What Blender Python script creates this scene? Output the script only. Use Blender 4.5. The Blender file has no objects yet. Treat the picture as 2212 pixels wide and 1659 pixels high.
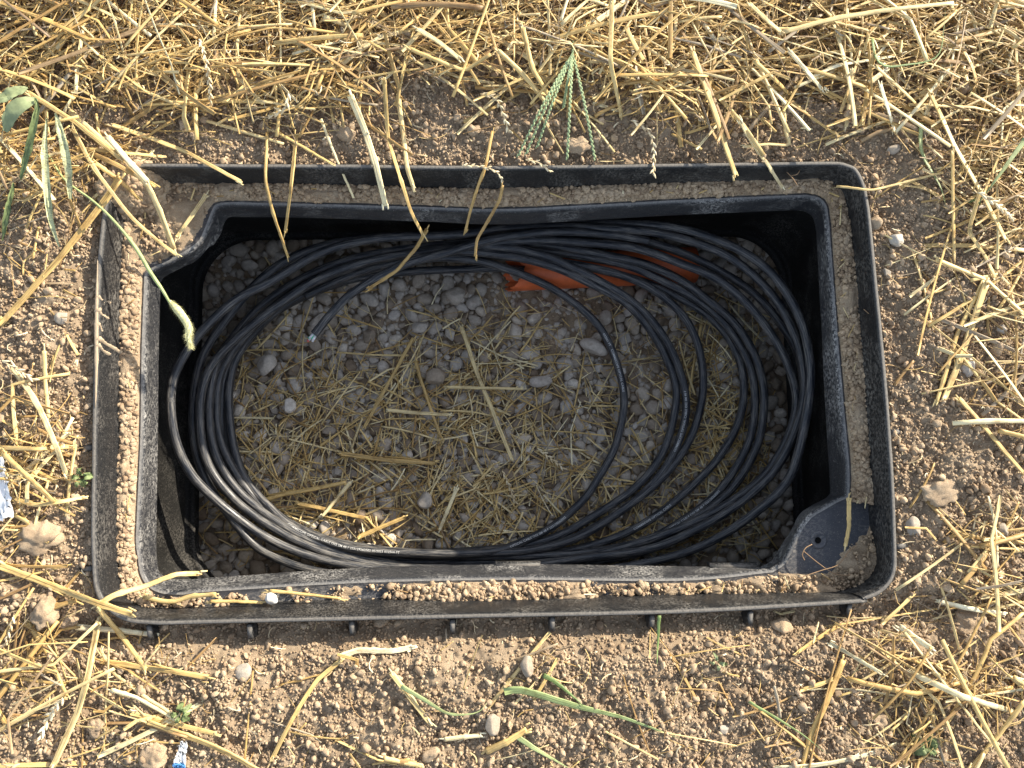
import bpy, math, random
import numpy as np
from mathutils import Matrix, Vector
rs = np.random.RandomState(7)
random.seed(7)
C = bpy.context.scene.collection

# ------------------------------------------------------------------ camera, sky, sun, exposure
F, CX, CY = 1650.0, 1106.0, 829.5          # focal length and centre on a 2212 x 1659 grid
R = np.array([[0.9987712612, 0.0160372143, -0.0468911030],
              [-0.0202729610, 0.9956171159, -0.0912993191],
              [0.0452213980, 0.0921377576, 0.9947188843]])
CAM = np.array([-0.02528, -0.07530, 0.8])
cd = bpy.data.cameras.new('camera'); cam = bpy.data.objects.new('camera', cd); C.objects.link(cam)
mw = Matrix([[*R[0], CAM[0]], [*R[1], CAM[1]], [*R[2], CAM[2]], [0, 0, 0, 1]])
cam.matrix_world = mw
cd.sensor_width = 36; cd.lens = F / 2212 * 36; cd.clip_start = 0.01; cd.clip_end = 200
bpy.context.scene.camera = cam
SUN = np.array([1.95, 1.42, 1.0]); SUN /= np.linalg.norm(SUN)
w = bpy.data.worlds.new('World'); bpy.context.scene.world = w; w.use_nodes = True
nt = w.node_tree; sky = nt.nodes.new('ShaderNodeTexSky'); sky.sky_type = 'NISHITA'; sky.sun_disc = False
sky.sun_elevation = math.asin(SUN[2]); sky.sun_rotation = math.atan2(SUN[0], SUN[1])
hs = nt.nodes.new('ShaderNodeHueSaturation'); hs.inputs['Saturation'].default_value = .60; nt.links.new(sky.outputs[0], hs.inputs['Color'])
nt.links.new(hs.outputs[0], nt.nodes['Background'].inputs[0]); nt.nodes['Background'].inputs[1].default_value = 0.15
sd = bpy.data.lights.new('sun', 'SUN'); sd.energy = 4.9; sd.angle = math.radians(0.5); sd.color = (1.0, 0.9, 0.74)
so = bpy.data.objects.new('sun', sd); C.objects.link(so)
so.rotation_euler = Vector(SUN).to_track_quat('Z', 'Y').to_euler(); so.location = tuple(SUN * 4)
vs = bpy.context.scene.view_settings; vs.view_transform = 'Standard'; vs.look = 'None'; vs.gamma = 1; vs.exposure = 1.08

# ------------------------------------------------------------------ helpers
def at(px, py, z=0.0):
    px = np.asarray(px, float); py = np.asarray(py, float)
    d = np.stack([px - CX, -(py - CY), np.full_like(px, -F)], -1) @ R.T
    t = (z - CAM[2]) / d[..., 2]
    return CAM + d * t[..., None]
def proj(p):
    q = (np.asarray(p) - CAM) @ R
    return CX + F * q[..., 0] / -q[..., 2], CY - F * q[..., 1] / -q[..., 2]

class VNoise:
    def __init__(s, seed, n=256):
        s.g = np.random.RandomState(seed).rand(n, n); s.n = n
    def __call__(s, x, y):
        xi = np.floor(x).astype(int); yi = np.floor(y).astype(int); fx = x - xi; fy = y - yi
        fx = fx * fx * (3 - 2 * fx); fy = fy * fy * (3 - 2 * fy); n = s.n; g = s.g
        a = g[xi % n, yi % n]; b = g[(xi + 1) % n, yi % n]; c = g[xi % n, (yi + 1) % n]; d = g[(xi + 1) % n, (yi + 1) % n]
        return (a * (1 - fx) + b * fx) * (1 - fy) + (c * (1 - fx) + d * fx) * fy - .5
N1, N2, N3, N4 = VNoise(1), VNoise(2), VNoise(3), VNoise(4)

def mesh(name, V, Fs, mat, parent=None, smooth=True, uvs=None):
    """Fs: int array (n,3) or (n,4), or a list of such arrays."""
    if not isinstance(Fs, list): Fs = [Fs]
    V = np.asarray(V, np.float32)
    me = bpy.data.meshes.new(name); me.vertices.add(len(V)); me.vertices.foreach_set('co', V.ravel())
    idx = np.concatenate([f.ravel() for f in Fs]).astype(np.int32)
    tot = np.concatenate([np.full(len(f), f.shape[1]) for f in Fs]).astype(np.int32)
    st = np.concatenate([[0], np.cumsum(tot)[:-1]]).astype(np.int32)
    me.loops.add(len(idx)); me.loops.foreach_set('vertex_index', idx)
    me.polygons.add(len(tot)); me.polygons.foreach_set('loop_start', st); me.polygons.foreach_set('loop_total', tot)
    if smooth: me.polygons.foreach_set('use_smooth', np.ones(len(tot), bool))
    if uvs:
        for nm, per in uvs.items():            # per-vertex (n,2)
            l = me.uv_layers.new(name=nm); l.data.foreach_set('uv', per[idx].astype(np.float32).ravel())
    me.update(calc_edges=True); me.validate()
    me.materials.append(mat)
    o = bpy.data.objects.new(name, me); C.objects.link(o)
    if parent: o.parent = parent
    return o
def tag(o, label=None, cat=None, group=None, kind=None):
    if label: o['label'] = label
    if cat: o['category'] = cat
    if group: o['group'] = group
    if kind: o['kind'] = kind
    return o
def empty(name, loc, label, cat, group=None):
    o = bpy.data.objects.new(name, None); o.empty_display_size = .02; C.objects.link(o); o.location = tuple(loc)
    return tag(o, label, cat, group)
def rebase(o, root):                           # keep world-space coordinates under a moved Empty
    o.parent = root; o.matrix_parent_inverse = Matrix.Translation(-Vector(root.location)); return o

def ico(sub):
    import bmesh
    bm = bmesh.new(); bmesh.ops.create_icosphere(bm, subdivisions=sub, radius=1)
    v = np.array([x.co[:] for x in bm.verts]); f = np.array([[q.index for q in p.verts] for p in bm.faces]); bm.free()
    return v, f
ICO = {k: ico(k) for k in (1, 2, 3, 4)}
def lump(sub, seed, amp, flat_cuts=0, freq=1.0):
    """an irregular stone: direction noise plus a few planar facets"""
    r = np.random.RandomState(seed); v, f = ICO[sub]; v = v.copy()
    rad = np.ones(len(v))
    for k in range(7):
        d = r.normal(size=3); d /= np.linalg.norm(d)
        rad += amp * r.uniform(.3, 1) * np.cos(freq * (1 + k * .6) * (v @ d) * 2 + r.uniform(0, 6)) / (1 + .35 * k)
    v *= rad[:, None]
    for k in range(flat_cuts):
        d = r.normal(size=3); d /= np.linalg.norm(d); h = r.uniform(.55, .85)
        e = v @ d - h; m = e > 0; v[m] -= (e[m] * .85)[:, None] * d
    return v, f
def randrot(n, r, tilt=math.pi):
    q = r.normal(size=(n, 4)); q /= np.linalg.norm(q, axis=1)[:, None]
    if tilt < 3:
        a = r.uniform(0, 2 * math.pi, n); b = r.uniform(-tilt, tilt, n); c = r.uniform(0, 2 * math.pi, n)
        ax = np.stack([np.cos(c), np.sin(c), 0 * c], 1)
        q1 = np.stack([np.cos(a / 2), 0 * a, 0 * a, np.sin(a / 2)], 1)
        q2 = np.concatenate([np.cos(b / 2)[:, None], ax * np.sin(b / 2)[:, None]], 1)
        w1, x1, y1, z1 = q2.T; w2, x2, y2, z2 = q1.T
        q = np.stack([w1*w2-x1*x2-y1*y2-z1*z2, w1*x2+x1*w2+y1*z2-z1*y2, w1*y2-x1*z2+y1*w2+z1*x2, w1*z2+x1*y2-y1*x2+z1*w2], 1)
    w_, x, y, z = q.T
    return np.stack([np.stack([1-2*(y*y+z*z), 2*(x*y-z*w_), 2*(x*z+y*w_)], 1),
                     np.stack([2*(x*y+z*w_), 1-2*(x*x+z*z), 2*(y*z-x*w_)], 1),
                     np.stack([2*(x*z-y*w_), 2*(y*z+x*w_), 1-2*(x*x+y*y)], 1)], 1)
def scatter(P, S, rot, templates, r, tint=None):
    """P (n,3), S (n,3) scales, rot (n,3,3): one merged vertex/face soup"""
    n = len(P); pick = r.randint(0, len(templates), n); Vs = []; Fs = []; U = []; off = 0
    rv = r.rand(n, 2) if tint is None else np.stack([tint, r.rand(n)], 1)
    for k, (tv, tf) in enumerate(templates):
        i = np.where(pick == k)[0]
        if not len(i): continue
        v = tv[None] * S[i][:, None, :]
        v = np.einsum('nij,nvj->nvi', rot[i], v) + P[i][:, None, :]
        Vs.append(v.reshape(-1, 3)); U.append(np.repeat(rv[i], len(tv), 0))
        Fs.append((tf[None] + (np.arange(len(i)) * len(tv))[:, None, None] + off).reshape(-1, 3)); off += len(i) * len(tv)
    return np.concatenate(Vs), np.concatenate(Fs), np.concatenate(U)

def catmull(P, n, closed=False):
    P = np.asarray(P, float)
    if closed: Q = np.vstack([P[-1], P, P[0], P[1]])
    else: Q = np.vstack([2 * P[0] - P[1], P, 2 * P[-1] - P[-2]])
    out = []
    for i in range(1, len(Q) - 2):
        t = np.linspace(0, 1, 24, endpoint=False)[:, None]; a, b, c, d = Q[i-1], Q[i], Q[i+1], Q[i+2]
        out.append(.5 * (2*b + (c-a)*t + (2*a-5*b+4*c-d)*t*t + (3*b-a-3*c+d)*t**3))
    if not closed: out.append(Q[-2][None])
    D = np.vstack(out)
    if closed: D = np.vstack([D, D[0]])
    s = np.concatenate([[0], np.cumsum(np.linalg.norm(np.diff(D, axis=0), axis=1))])
    u = np.linspace(0, s[-1], n, endpoint=not closed)
    return np.stack([np.interp(u, s, D[:, k]) for k in range(D.shape[1])], 1)

def tube(P, rad, k=14, closed=False, flat=1.0, caps=True, wob=0.0):
    """tube along P; returns V, F(list), uv(u, metres)"""
    P = np.asarray(P, float); n = len(P); rad = np.broadcast_to(rad, (n,))
    T = (np.roll(P, -1, 0) - np.roll(P, 1, 0)) if closed else np.gradient(P, axis=0)
    T /= np.linalg.norm(T, axis=1)[:, None] + 1e-12
    up = np.array([0, 0, 1.]); S = np.cross(T, up); l = np.linalg.norm(S, axis=1)
    S[l < 1e-3] = [1, 0, 0]; S /= np.linalg.norm(S, axis=1)[:, None]; U = np.cross(S, T)
    th = np.arange(k) / k * 2 * math.pi
    V = P[:, None] + rad[:, None, None] * (np.cos(th)[None, :, None] * S[:, None] + flat * np.sin(th)[None, :, None] * U[:, None])
    s = np.concatenate([[0], np.cumsum(np.linalg.norm(np.diff(P, axis=0), axis=1))])
    uv = np.stack([np.broadcast_to(np.abs(th / math.pi - 1), (n, k)), np.broadcast_to(s[:, None], (n, k))], -1).reshape(-1, 2)
    i = np.arange(n if closed else n - 1)[:, None] * k; j = np.arange(k)[None]; j2 = (j + 1) % k; i2 = (i + k) % (n * k)
    Fq = np.stack([i + j2, i + j, i2 + j, i2 + j2], -1).reshape(-1, 4)
    V = V.reshape(-1, 3); Fs = [Fq]
    if caps and not closed:
        V = np.vstack([V, P[0], P[-1]]); uv = np.vstack([uv, [0, 0], [0, s[-1]]]); a = len(V) - 2
        jj = np.arange(k)
        Fs.append(np.stack([jj, (jj + 1) % k, np.full(k, a)], 1)); b0 = (n - 1) * k
        Fs.append(np.stack([b0 + (jj + 1) % k, b0 + jj, np.full(k, a + 1)], 1))
    return V, Fs, uv

# ------------------------------------------------------------------ materials
def newmat(name, rough=.8, spec=.3):
    m = bpy.data.materials.new(name); m.use_nodes = True; nt = m.node_tree; b = nt.nodes['Principled BSDF']
    b.inputs['Roughness'].default_value = rough; b.inputs['Specular IOR Level'].default_value = spec
    return m, nt, b
def node(nt, t, **kw):
    n = nt.nodes.new(t)
    for k, v in kw.items():
        if k.startswith('i_'): n.inputs[k[2:].replace('_', ' ')].default_value = v
        else: setattr(n, k, v)
    return n
def ramp(nt, fac, stops):
    n = nt.nodes.new('ShaderNodeValToRGB'); e = n.color_ramp.elements
    while len(e) < len(stops): e.new(.5)
    for q, (p, c) in zip(e, stops): q.position = p; q.color = (*c, 1)
    nt.links.new(fac, n.inputs[0]); return n.outputs[0]
def noise(nt, scale, detail=4, rough=.6, vec=None, w=None):
    n = node(nt, 'ShaderNodeTexNoise'); n.inputs['Scale'].default_value = scale; n.inputs['Detail'].default_value = detail; n.inputs['Roughness'].default_value = rough
    if vec is None:
        g = nt.nodes.new('ShaderNodeNewGeometry'); vec = g.outputs['Position']
    nt.links.new(vec, n.inputs['Vector']); return n.outputs[0]
def mix(nt, fac, a, b, mode='MIX'):
    n = nt.nodes.new('ShaderNodeMix'); n.data_type = 'RGBA'; n.blend_type = mode
    for s, v in ((0, fac), (6, a), (7, b)):
        if hasattr(v, 'links') or hasattr(v, 'is_linked'): nt.links.new(v, n.inputs[s])
        else: n.inputs[s].default_value = v if s == 0 else (*v, 1)
    return n.outputs[2]
def bump(nt, b, h, strength, dist):
    n = nt.nodes.new('ShaderNodeBump'); n.inputs['Strength'].default_value = strength; n.inputs['Distance'].default_value = dist
    nt.links.new(h, n.inputs['Height']); nt.links.new(n.outputs[0], b.inputs['Normal'])
def mathn(nt, op, a, b=None, clamp=False):
    n = nt.nodes.new('ShaderNodeMath'); n.operation = op; n.use_clamp = clamp
    for s, v in ((0, a), (1, b)):
        if v is None: continue
        if hasattr(v, 'is_linked'): nt.links.new(v, n.inputs[s])
        else: n.inputs[s].default_value = v
    return n.outputs[0]
def uvn(nt, name):
    n = nt.nodes.new('ShaderNodeUVMap'); n.uv_map = name; s = nt.nodes.new('ShaderNodeSeparateXYZ'); nt.links.new(n.outputs[0], s.inputs[0])
    return n.outputs[0], s.outputs[0], s.outputs[1]

def soil_mat(name, uv=True, k=1.0):
    m, nt, b = newmat(name, .95, .15)
    base = ramp(nt, noise(nt, 35, 6, .7), [(.25, (.29 * k, .208 * k, .134 * k)), (.5, (.44 * k, .332 * k, .222 * k)), (.75, (.56 * k, .445 * k, .31 * k))])
    fine = ramp(nt, noise(nt, 900, 3, .7), [(.3, (.7, .7, .7)), (.7, (1.2, 1.2, 1.2))])
    c = mix(nt, 1.0, base, fine, 'MULTIPLY')
    if uv:
        _, u, v = uvn(nt, 'rv')
        c = mix(nt, .8, c, ramp(nt, u, [(0, (.62, .56, .52)), (.45, (.95, .95, .95)), (.85, (1.12, 1.1, 1.06)), (1, (1.3, 1.25, 1.2))]), 'MULTIPLY')
    nt.links.new(c, b.inputs['Base Color']); bump(nt, b, noise(nt, 1100, 4, .75), .9, .0011)
    return m
M_soil = soil_mat('soil', False, .74); M_clod = soil_mat('clod', True, 1.06); M_clod2 = soil_mat('spilt_soil', False, .85)  # ground soil darker than the clods: shade of the gaps put into its colour

def straw_mat(name, stops, wet=False):
    m, nt, b = newmat(name, .48, .4)
    uv, u, s = uvn(nt, 'uv'); _, r1, r2 = uvn(nt, 'rv')
    base = ramp(nt, r1, stops)
    mp = nt.nodes.new('ShaderNodeCombineXYZ'); nt.links.new(mathn(nt, 'MULTIPLY', u, 9.0), mp.inputs[0]); nt.links.new(mathn(nt, 'MULTIPLY', s, 22.0), mp.inputs[1]); nt.links.new(mathn(nt, 'MULTIPLY', r2, 90.0), mp.inputs[2])
    st = noise(nt, 1.0, 3, .6, mp.outputs[0])
    c = mix(nt, 1.0, base, ramp(nt, st, [(.30, (.42, .37, .30)), (.48, (1, 1, 1)), (.68, (1.3, 1.27, 1.18))]), 'MULTIPLY')
    bl = ramp(nt, noise(nt, 60, 4, .7), [(.30, (.62, .55, .48)), (.5, (1, 1, 1)), (.72, (1.12, 1.1, 1.05))])
    c = mix(nt, 1.0, c, bl, 'MULTIPLY')
    nt.links.new(c, b.inputs['Base Color']); bump(nt, b, st, .6, .0006)
    return m
GOLD = [(0, (.17, .105, .055)), (.08, (.40, .34, .25)), (.16, (.31, .19, .08)), (.33, (.51, .34, .125)), (.56, (.65, .475, .20)), (.8, (.76, .63, .35)), (1, (.90, .83, .58))]
M_straw = straw_mat('straw', GOLD)
M_green = straw_mat('green_blade', [(0, (.09, .15, .045)), (.5, (.19, .27, .09)), (1, (.36, .42, .2))])
M_chaff = straw_mat('pale_chaff', [(0, (.45, .33, .17)), (.5, (.66, .53, .32)), (1, (.86, .77, .55))])

def plastic_mat(name, dust=.5, streak=(1, 1, 1), base=(.016, .017, .020), rough=.42, spec=.5, dust_highlight=0., dcol=(.31, .285, .25)):
    m, nt, b = newmat(name, rough, spec)
    g = nt.nodes.new('ShaderNodeNewGeometry'); mp = nt.nodes.new('ShaderNodeVectorMath'); mp.operation = 'MULTIPLY'; nt.links.new(g.outputs['Position'], mp.inputs[0]); mp.inputs[1].default_value = streak
    big = noise(nt, 14, 5, .7, mp.outputs[0]); fine = noise(nt, 420, 4, .75, mp.outputs[0]); speck = noise(nt, 900, 1, .5)
    a = ramp(nt, big, [(.44, (0, 0, 0)), (.66, (1, 1, 1))]); f2 = ramp(nt, fine, [(.47, (0, 0, 0)), (.57, (1, 1, 1))])
    d1 = mathn(nt, 'MULTIPLY', a, f2); sp = ramp(nt, speck, [(.66, (0, 0, 0)), (.72, (1, 1, 1))])
    film = ramp(nt, fine, [(.42, (.0,) * 3), (.75, (.09,) * 3)])
    d = mathn(nt, 'MAXIMUM', mathn(nt, 'MAXIMUM', mathn(nt, 'MULTIPLY', d1, dust), mathn(nt, 'MULTIPLY', sp, dust * .8)), mathn(nt, 'MULTIPLY', film, dust * 1.6))
    if dust_highlight:                                   # upward faces paler: lip highlight put into the colour, with settled dust
        sn = nt.nodes.new('ShaderNodeSeparateXYZ'); nt.links.new(g.outputs['Normal'], sn.inputs[0])
        up_ = mathn(nt, 'MULTIPLY', ramp(nt, sn.outputs[2], [(.72, (0,) * 3), (.97, (dust_highlight,) * 3)]), ramp(nt, fine, [(.3, (.5,) * 3), (.65, (1.3,) * 3)])); d = mathn(nt, 'MAXIMUM', d, up_)
    c = mix(nt, d, base, dcol)
    nt.links.new(c, b.inputs['Base Color'])
    nt.links.new(mathn(nt, 'ADD', mathn(nt, 'MULTIPLY', d, .7), rough, True), b.inputs['Roughness'])
    bump(nt, b, noise(nt, 160, 5, .7, mp.outputs[0]), .35, .0012)
    return m
M_rim = plastic_mat('dusty_black_plastic', .46, (1, .6, 1), (.010, .0105, .012), .42, .4, .5)
M_ledge = plastic_mat('ledge_plastic', .75, (.5, 1, 1), (.048, .051, .060), .50, .5)
M_collar = plastic_mat('scuffed_collar_plastic', .9, (1, .6, 1), (.020, .021, .025), .42, .45, .5, (.38, .365, .34))
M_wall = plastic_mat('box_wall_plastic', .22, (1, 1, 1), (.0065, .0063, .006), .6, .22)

def cable_mat():
    m, nt, b = newmat('cable_jacket', .36, .5)
    uv, u, s = uvn(nt, 'uv')
    mp = nt.nodes.new('ShaderNodeCombineXYZ'); nt.links.new(mathn(nt, 'MULTIPLY', u, 11.0), mp.inputs[0]); nt.links.new(mathn(nt, 'MULTIPLY', s, 28.0), mp.inputs[1])
    st = noise(nt, 1.0, 5, .75, mp.outputs[0]); big = noise(nt, 9, 4, .7)
    a = mathn(nt, 'MULTIPLY', ramp(nt, st, [(.46, (0,) * 3), (.62, (1,) * 3)]), ramp(nt, big, [(.3, (.25,) * 3), (.65, (1,) * 3)]))
    fl = ramp(nt, noise(nt, 260, 4, .8), [(.66, (0,) * 3), (.70, (1,) * 3)])
    d = mathn(nt, 'MAXIMUM', mathn(nt, 'MULTIPLY', a, .75), mathn(nt, 'MULTIPLY', fl, .25))
    c = mix(nt, d, (.018, .021, .028), (.30, .28, .25))
    nt.links.new(c, b.inputs['Base Color']); nt.links.new(mathn(nt, 'ADD', mathn(nt, 'MULTIPLY', d, .8), .33, True), b.inputs['Roughness'])
    bump(nt, b, st, .35, .0006); return m
M_cable = cable_mat()

def stone_mat(name, stops, speck=True):
    m, nt, b = newmat(name, .82, .25)
    _, r1, r2 = uvn(nt, 'rv')
    c = ramp(nt, r1, stops)
    c = mix(nt, 1.0, c, ramp(nt, noise(nt, 240, 6, .75), [(.3, (.72, .71, .69)), (.6, (1.08, 1.07, 1.05)), (.75, (1.28, 1.26, 1.22))]), 'MULTIPLY')
    c = mix(nt, ramp(nt, noise(nt, 55, 4, .7), [(.52, (0,) * 3), (.72, (.5,) * 3)]), c, (.27, .20, .145))
    nt.links.new(c, b.inputs['Base Color']); bump(nt, b, noise(nt, 700, 5, .75), .5, .0008); return m
M_gravel = stone_mat('river_gravel', [(0, (.22, .165, .115)), (.2, (.34, .28, .215)), (.45, (.45, .395, .33)), (.75, (.52, .475, .42)), (.9, (.55, .47, .37)), (1, (.68, .63, .56))])
M_stone = stone_mat('field_stone', [(0, (.22, .18, .14)), (.4, (.34, .29, .23)), (.7, (.42, .38, .32)), (1, (.74, .72, .68))])
def flat_mat(name, col, rough=.6, spec=.3, var=.25, sc=200):
    m, nt, b = newmat(name, rough, spec)
    lo = tuple(x * (1 - var) for x in col); hi = tuple(min(1, x * (1 + var)) for x in col)
    nt.links.new(ramp(nt, noise(nt, sc, 5, .7), [(.3, lo), (.7, hi)]), b.inputs['Base Color']); bump(nt, b, noise(nt, sc * 2, 3), .3, .0006); return m
M_orange = flat_mat('terracotta_pvc', (.78, .17, .055), .45, .4, .18, 40)
M_leaf = flat_mat('leaf_green', (.15, .19, .075), .55, .3, .4, 160)
M_leafgrey = flat_mat('leaf_grey_green', (.25, .29, .15), .6, .3, .2, 120)
M_seed = flat_mat('seed_head', (.62, .60, .34), .7, .2, .3, 500)
M_fstem = flat_mat('foxtail_stem', (.34, .40, .17), .5, .3, .3, 90)
M_crab = flat_mat('crabgrass_spike', (.30, .38, .20), .6, .3, .35, 700)
M_print = flat_mat('cable_print', (.62, .62, .60), .7, .2, .3, 900)
M_white = flat_mat('white_plastic_film', (.78, .78, .78), .4, .4, .06, 60)
M_blue = flat_mat('blue_print', (.12, .35, .75), .5, .3, .1, 60)
M_fgreen = flat_mat('fibre_green', (.10, .75, .42), .5); M_fred = flat_mat('fibre_red', (.85, .22, .18), .5); M_fwhite = flat_mat('fibre_white', (.88, .88, .9), .5)

# ------------------------------------------------------------------ box rings (traced on their own levels)
ZL, ZO = -.045, -.080
NS = [110, 24, 60, 40, 110, 26, 60, 40]      # top, TR, right, BR, bottom, BL, left, TL
def ring(segs, z):
    out = []
    for sg, n in zip(segs, NS):
        p = catmull(np.array(sg, float), n + 1)[:-1]; out.append(at(p[:, 0], p[:, 1], z))
    return np.vstack(out)
def offset(Rg, d, z=None):
    T = np.roll(Rg, -2, 0) - np.roll(Rg, 2, 0); T[:, 2] = 0; T /= np.linalg.norm(T, axis=1)[:, None]
    Nn = np.stack([-T[:, 1], T[:, 0], 0 * T[:, 0]], 1)          # outward for this clockwise ring
    Q = Rg + Nn * d
    if z is not None: Q[:, 2] = z
    return Q
O_ = [[(310,351),(500,352),(737,353),(1070,356),(1475,351),(1780,347),(1822,349)],
      [(1822,349),(1851,362),(1871,400),(1881,450)],
      [(1881,450),(1891,550),(1908,720),(1923,886),(1934,1053),(1939,1190)],
      [(1939,1190),(1938,1230),(1926,1262),(1900,1286),(1868,1299)],
      [(1868,1299),(1842,1306),(1475,1327),(1070,1336),(737,1343),(345,1352)],
      [(345,1352),(283,1347),(245,1331),(217,1306),(202,1276),(197,1240)],
      [(197,1240),(194,1150),(196,986),(200,786),(206,600),(217,470)],
      [(217,470),(226,415),(245,380),(270,360),(310,351)]]
W_ = [[(330,400),(500,400),(737,403),(1070,412),(1475,399),(1700,392),(1765,390)],
      [(1765,390),(1800,402),(1822,430),(1832,470)],
      [(1832,470),(1846,586),(1858,753),(1875,986),(1884,1090),(1890,1180)],
      [(1890,1180),(1892,1215),(1880,1245),(1855,1264),(1820,1276)],
      [(1820,1276),(1708,1281),(1470,1285),(1170,1293),(737,1299),(370,1316)],
      [(370,1316),(325,1312),(290,1298),(270,1275),(261,1240)],
      [(261,1240),(260,1150),(262,953),(265,753),(266,600),(272,480)],
      [(272,480),(278,440),(290,415),(305,404),(330,400)]]
B_ = [[(500,440),(634,443),(900,450),(1080,455),(1300,445),(1500,434),(1740,424)],
      [(1740,424),(1768,430),(1782,446),(1787,475)],
      [(1787,475),(1793,560),(1799,640),(1807,740),(1819,880),(1830,1000),(1831,1072)],
      [(1831,1072),(1808,1082),(1780,1098),(1753,1114),(1733,1138),(1716,1170),(1694,1214),(1668,1233)],
      [(1668,1233),(1470,1251),(1106,1249),(771,1256),(464,1274),(395,1281)],
      [(395,1281),(355,1279),(325,1266),(308,1240),(302,1205)],
      [(302,1205),(298,1152),(307,953),(310,753),(314,640),(316,594)],
      [(316,594),(336,579),(368,565),(396,549),(428,526),(438,512),(450,484),(464,450),(474,443),(500,440)]]
E_ = [[(512,469),(634,470),(900,478),(1080,485),(1300,474),(1500,463),(1715,454)],
      [(1715,454),(1741,458),(1757,472),(1763,500)],
      [(1763,500),(1766,553),(1770,640),(1775,720),(1781,853),(1791,1020),(1793,1066)],
      [(1793,1066),(1782,1077),(1753,1092),(1727,1111),(1707,1148),(1686,1180),(1668,1210),(1640,1225)],
      [(1640,1225),(1470,1223),(1170,1219),(1037,1220),(771,1227),(450,1248)],
      [(450,1248),(395,1252),(362,1247),(344,1235),(339,1205)],
      [(339,1205),(338,1152),(341,953),(343,753),(345,680),(347,612)],
      [(347,612),(356,598),(396,577),(424,563),(450,535),(462,528),(479,501),(484,483),(494,470),(512,469)]]
RO, RW, RB, RE = ring(O_, 0), ring(W_, -.038), ring(B_, ZL), ring(E_, ZO)
NR = len(RO)
def loft(rings):
    V = np.vstack(rings); m = len(rings); i = np.arange(m - 1)[:, None] * NR; j = np.arange(NR)[None]; j2 = (j + 1) % NR
    Fq = np.stack([i + j, i + j2, i + NR + j2, i + NR + j], -1).reshape(-1, 4)
    return V, Fq
def lerp(a, b, t): return a * (1 - t) + b * t
def wobble(Rg, a=.0006, f=30.):
    Q = Rg.copy(); Q[:, 2] += a * 2 * N2(Q[:, 0] * f + 50, Q[:, 1] * f + 50); return Q

xmn, xmx, ymn, ymx = RE[:, 0].min(), RE[:, 0].max(), RE[:, 1].min(), RE[:, 1].max()
def rrect(x0, x1, y0, y1, r, z):
    cs = [(x1 - r, y1 - r, 90), (x1 - r, y0 + r, 0), (x0 + r, y0 + r, -90), (x0 + r, y1 - r, -180)]
    st = [((x0 + r, y1), (x1 - r, y1)), ((x1, y1 - r), (x1, y0 + r)), ((x1 - r, y0), (x0 + r, y0)), ((x0, y0 + r), (x0, y1 - r))]
    out = []
    for k in range(4):
        n = NS[2 * k]; t = np.arange(n)[:, None] / n; out.append(np.array(st[k][0]) * (1 - t) + np.array(st[k][1]) * t)
        n = NS[2 * k + 1]; a = np.radians(cs[k][2] - 90 * np.arange(n) / n); out.append(np.stack([cs[k][0] + r * np.cos(a), cs[k][1] + r * np.sin(a)], 1))
    P = np.vstack(out); return np.concatenate([P, np.full((len(P), 1), z)], 1)
BX0, BX1, BY0, BY1 = xmn - .048, xmx + .034, ymn - .045, ymx + .026
ZF = -.290

box = empty('utility_box', (0, 0, 0), 'black plastic in-ground handhole box with no lid, open and dusty, sunk in the soil', 'utility box')
RIi = offset(RO, -.0052, -.0006)
RWb = offset(RW, -.001, ZL)
V, Fq = loft([offset(RO, .0, -.075), offset(RO, .0, -.004), offset(RO, -.0006, -.0008), offset(RO, -.0016, 0), offset(RO, -.0038, .0001), RIi, offset(RO, -.0062, -.003), lerp(RIi, RWb, .5), lerp(RIi, RWb, .9), RWb])
rim = mesh('rim', wobble(V, .0004), Fq, M_rim, box)
V, Fq = loft([RWb, lerp(RWb, RB, .5) * [1, 1, 0] + [0, 0, ZL], offset(RB, .004, ZL), offset(RB, .0015, ZL + .0012)])
ledge = mesh('ledge', V, Fq, M_ledge, box)
V, Fq = loft([offset(RB, .0015, ZL + .0012), offset(RB, -.0008, ZL + .0006), offset(RB, -.0028, ZL - .002), offset(lerp(RB, RE, .35), 0, lerp(ZL, ZO, .35)), lerp(RB, RE, .8) * [1, 1, 0] + [0, 0, lerp(ZL, ZO, .8)], RE, offset(RE, .0006, ZO - .0012), offset(RE, .004, ZO - .002)])
collar = mesh('collar', wobble(V, .0004), Fq, M_collar, box)
rr = lambda e, z, r=.055: rrect(BX0 - e, BX1 + e, BY0 - e, BY1 + e, r, z)
def lev(l_, r_, t_, z, r=.075, e=0): return rrect(at(l_, 850, z)[0] - e, at(r_, 700, z)[0] + e, BY0 - e, at(900, t_, z)[1] + e, r, z)
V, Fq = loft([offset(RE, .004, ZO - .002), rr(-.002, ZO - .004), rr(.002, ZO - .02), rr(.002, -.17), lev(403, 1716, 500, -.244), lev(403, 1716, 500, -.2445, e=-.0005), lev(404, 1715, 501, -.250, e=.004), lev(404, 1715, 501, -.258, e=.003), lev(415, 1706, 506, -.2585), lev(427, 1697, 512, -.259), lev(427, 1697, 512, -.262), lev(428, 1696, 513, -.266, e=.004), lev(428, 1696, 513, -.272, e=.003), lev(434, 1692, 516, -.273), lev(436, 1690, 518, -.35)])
wall = mesh('wall', V, Fq, M_wall, box)
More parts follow.
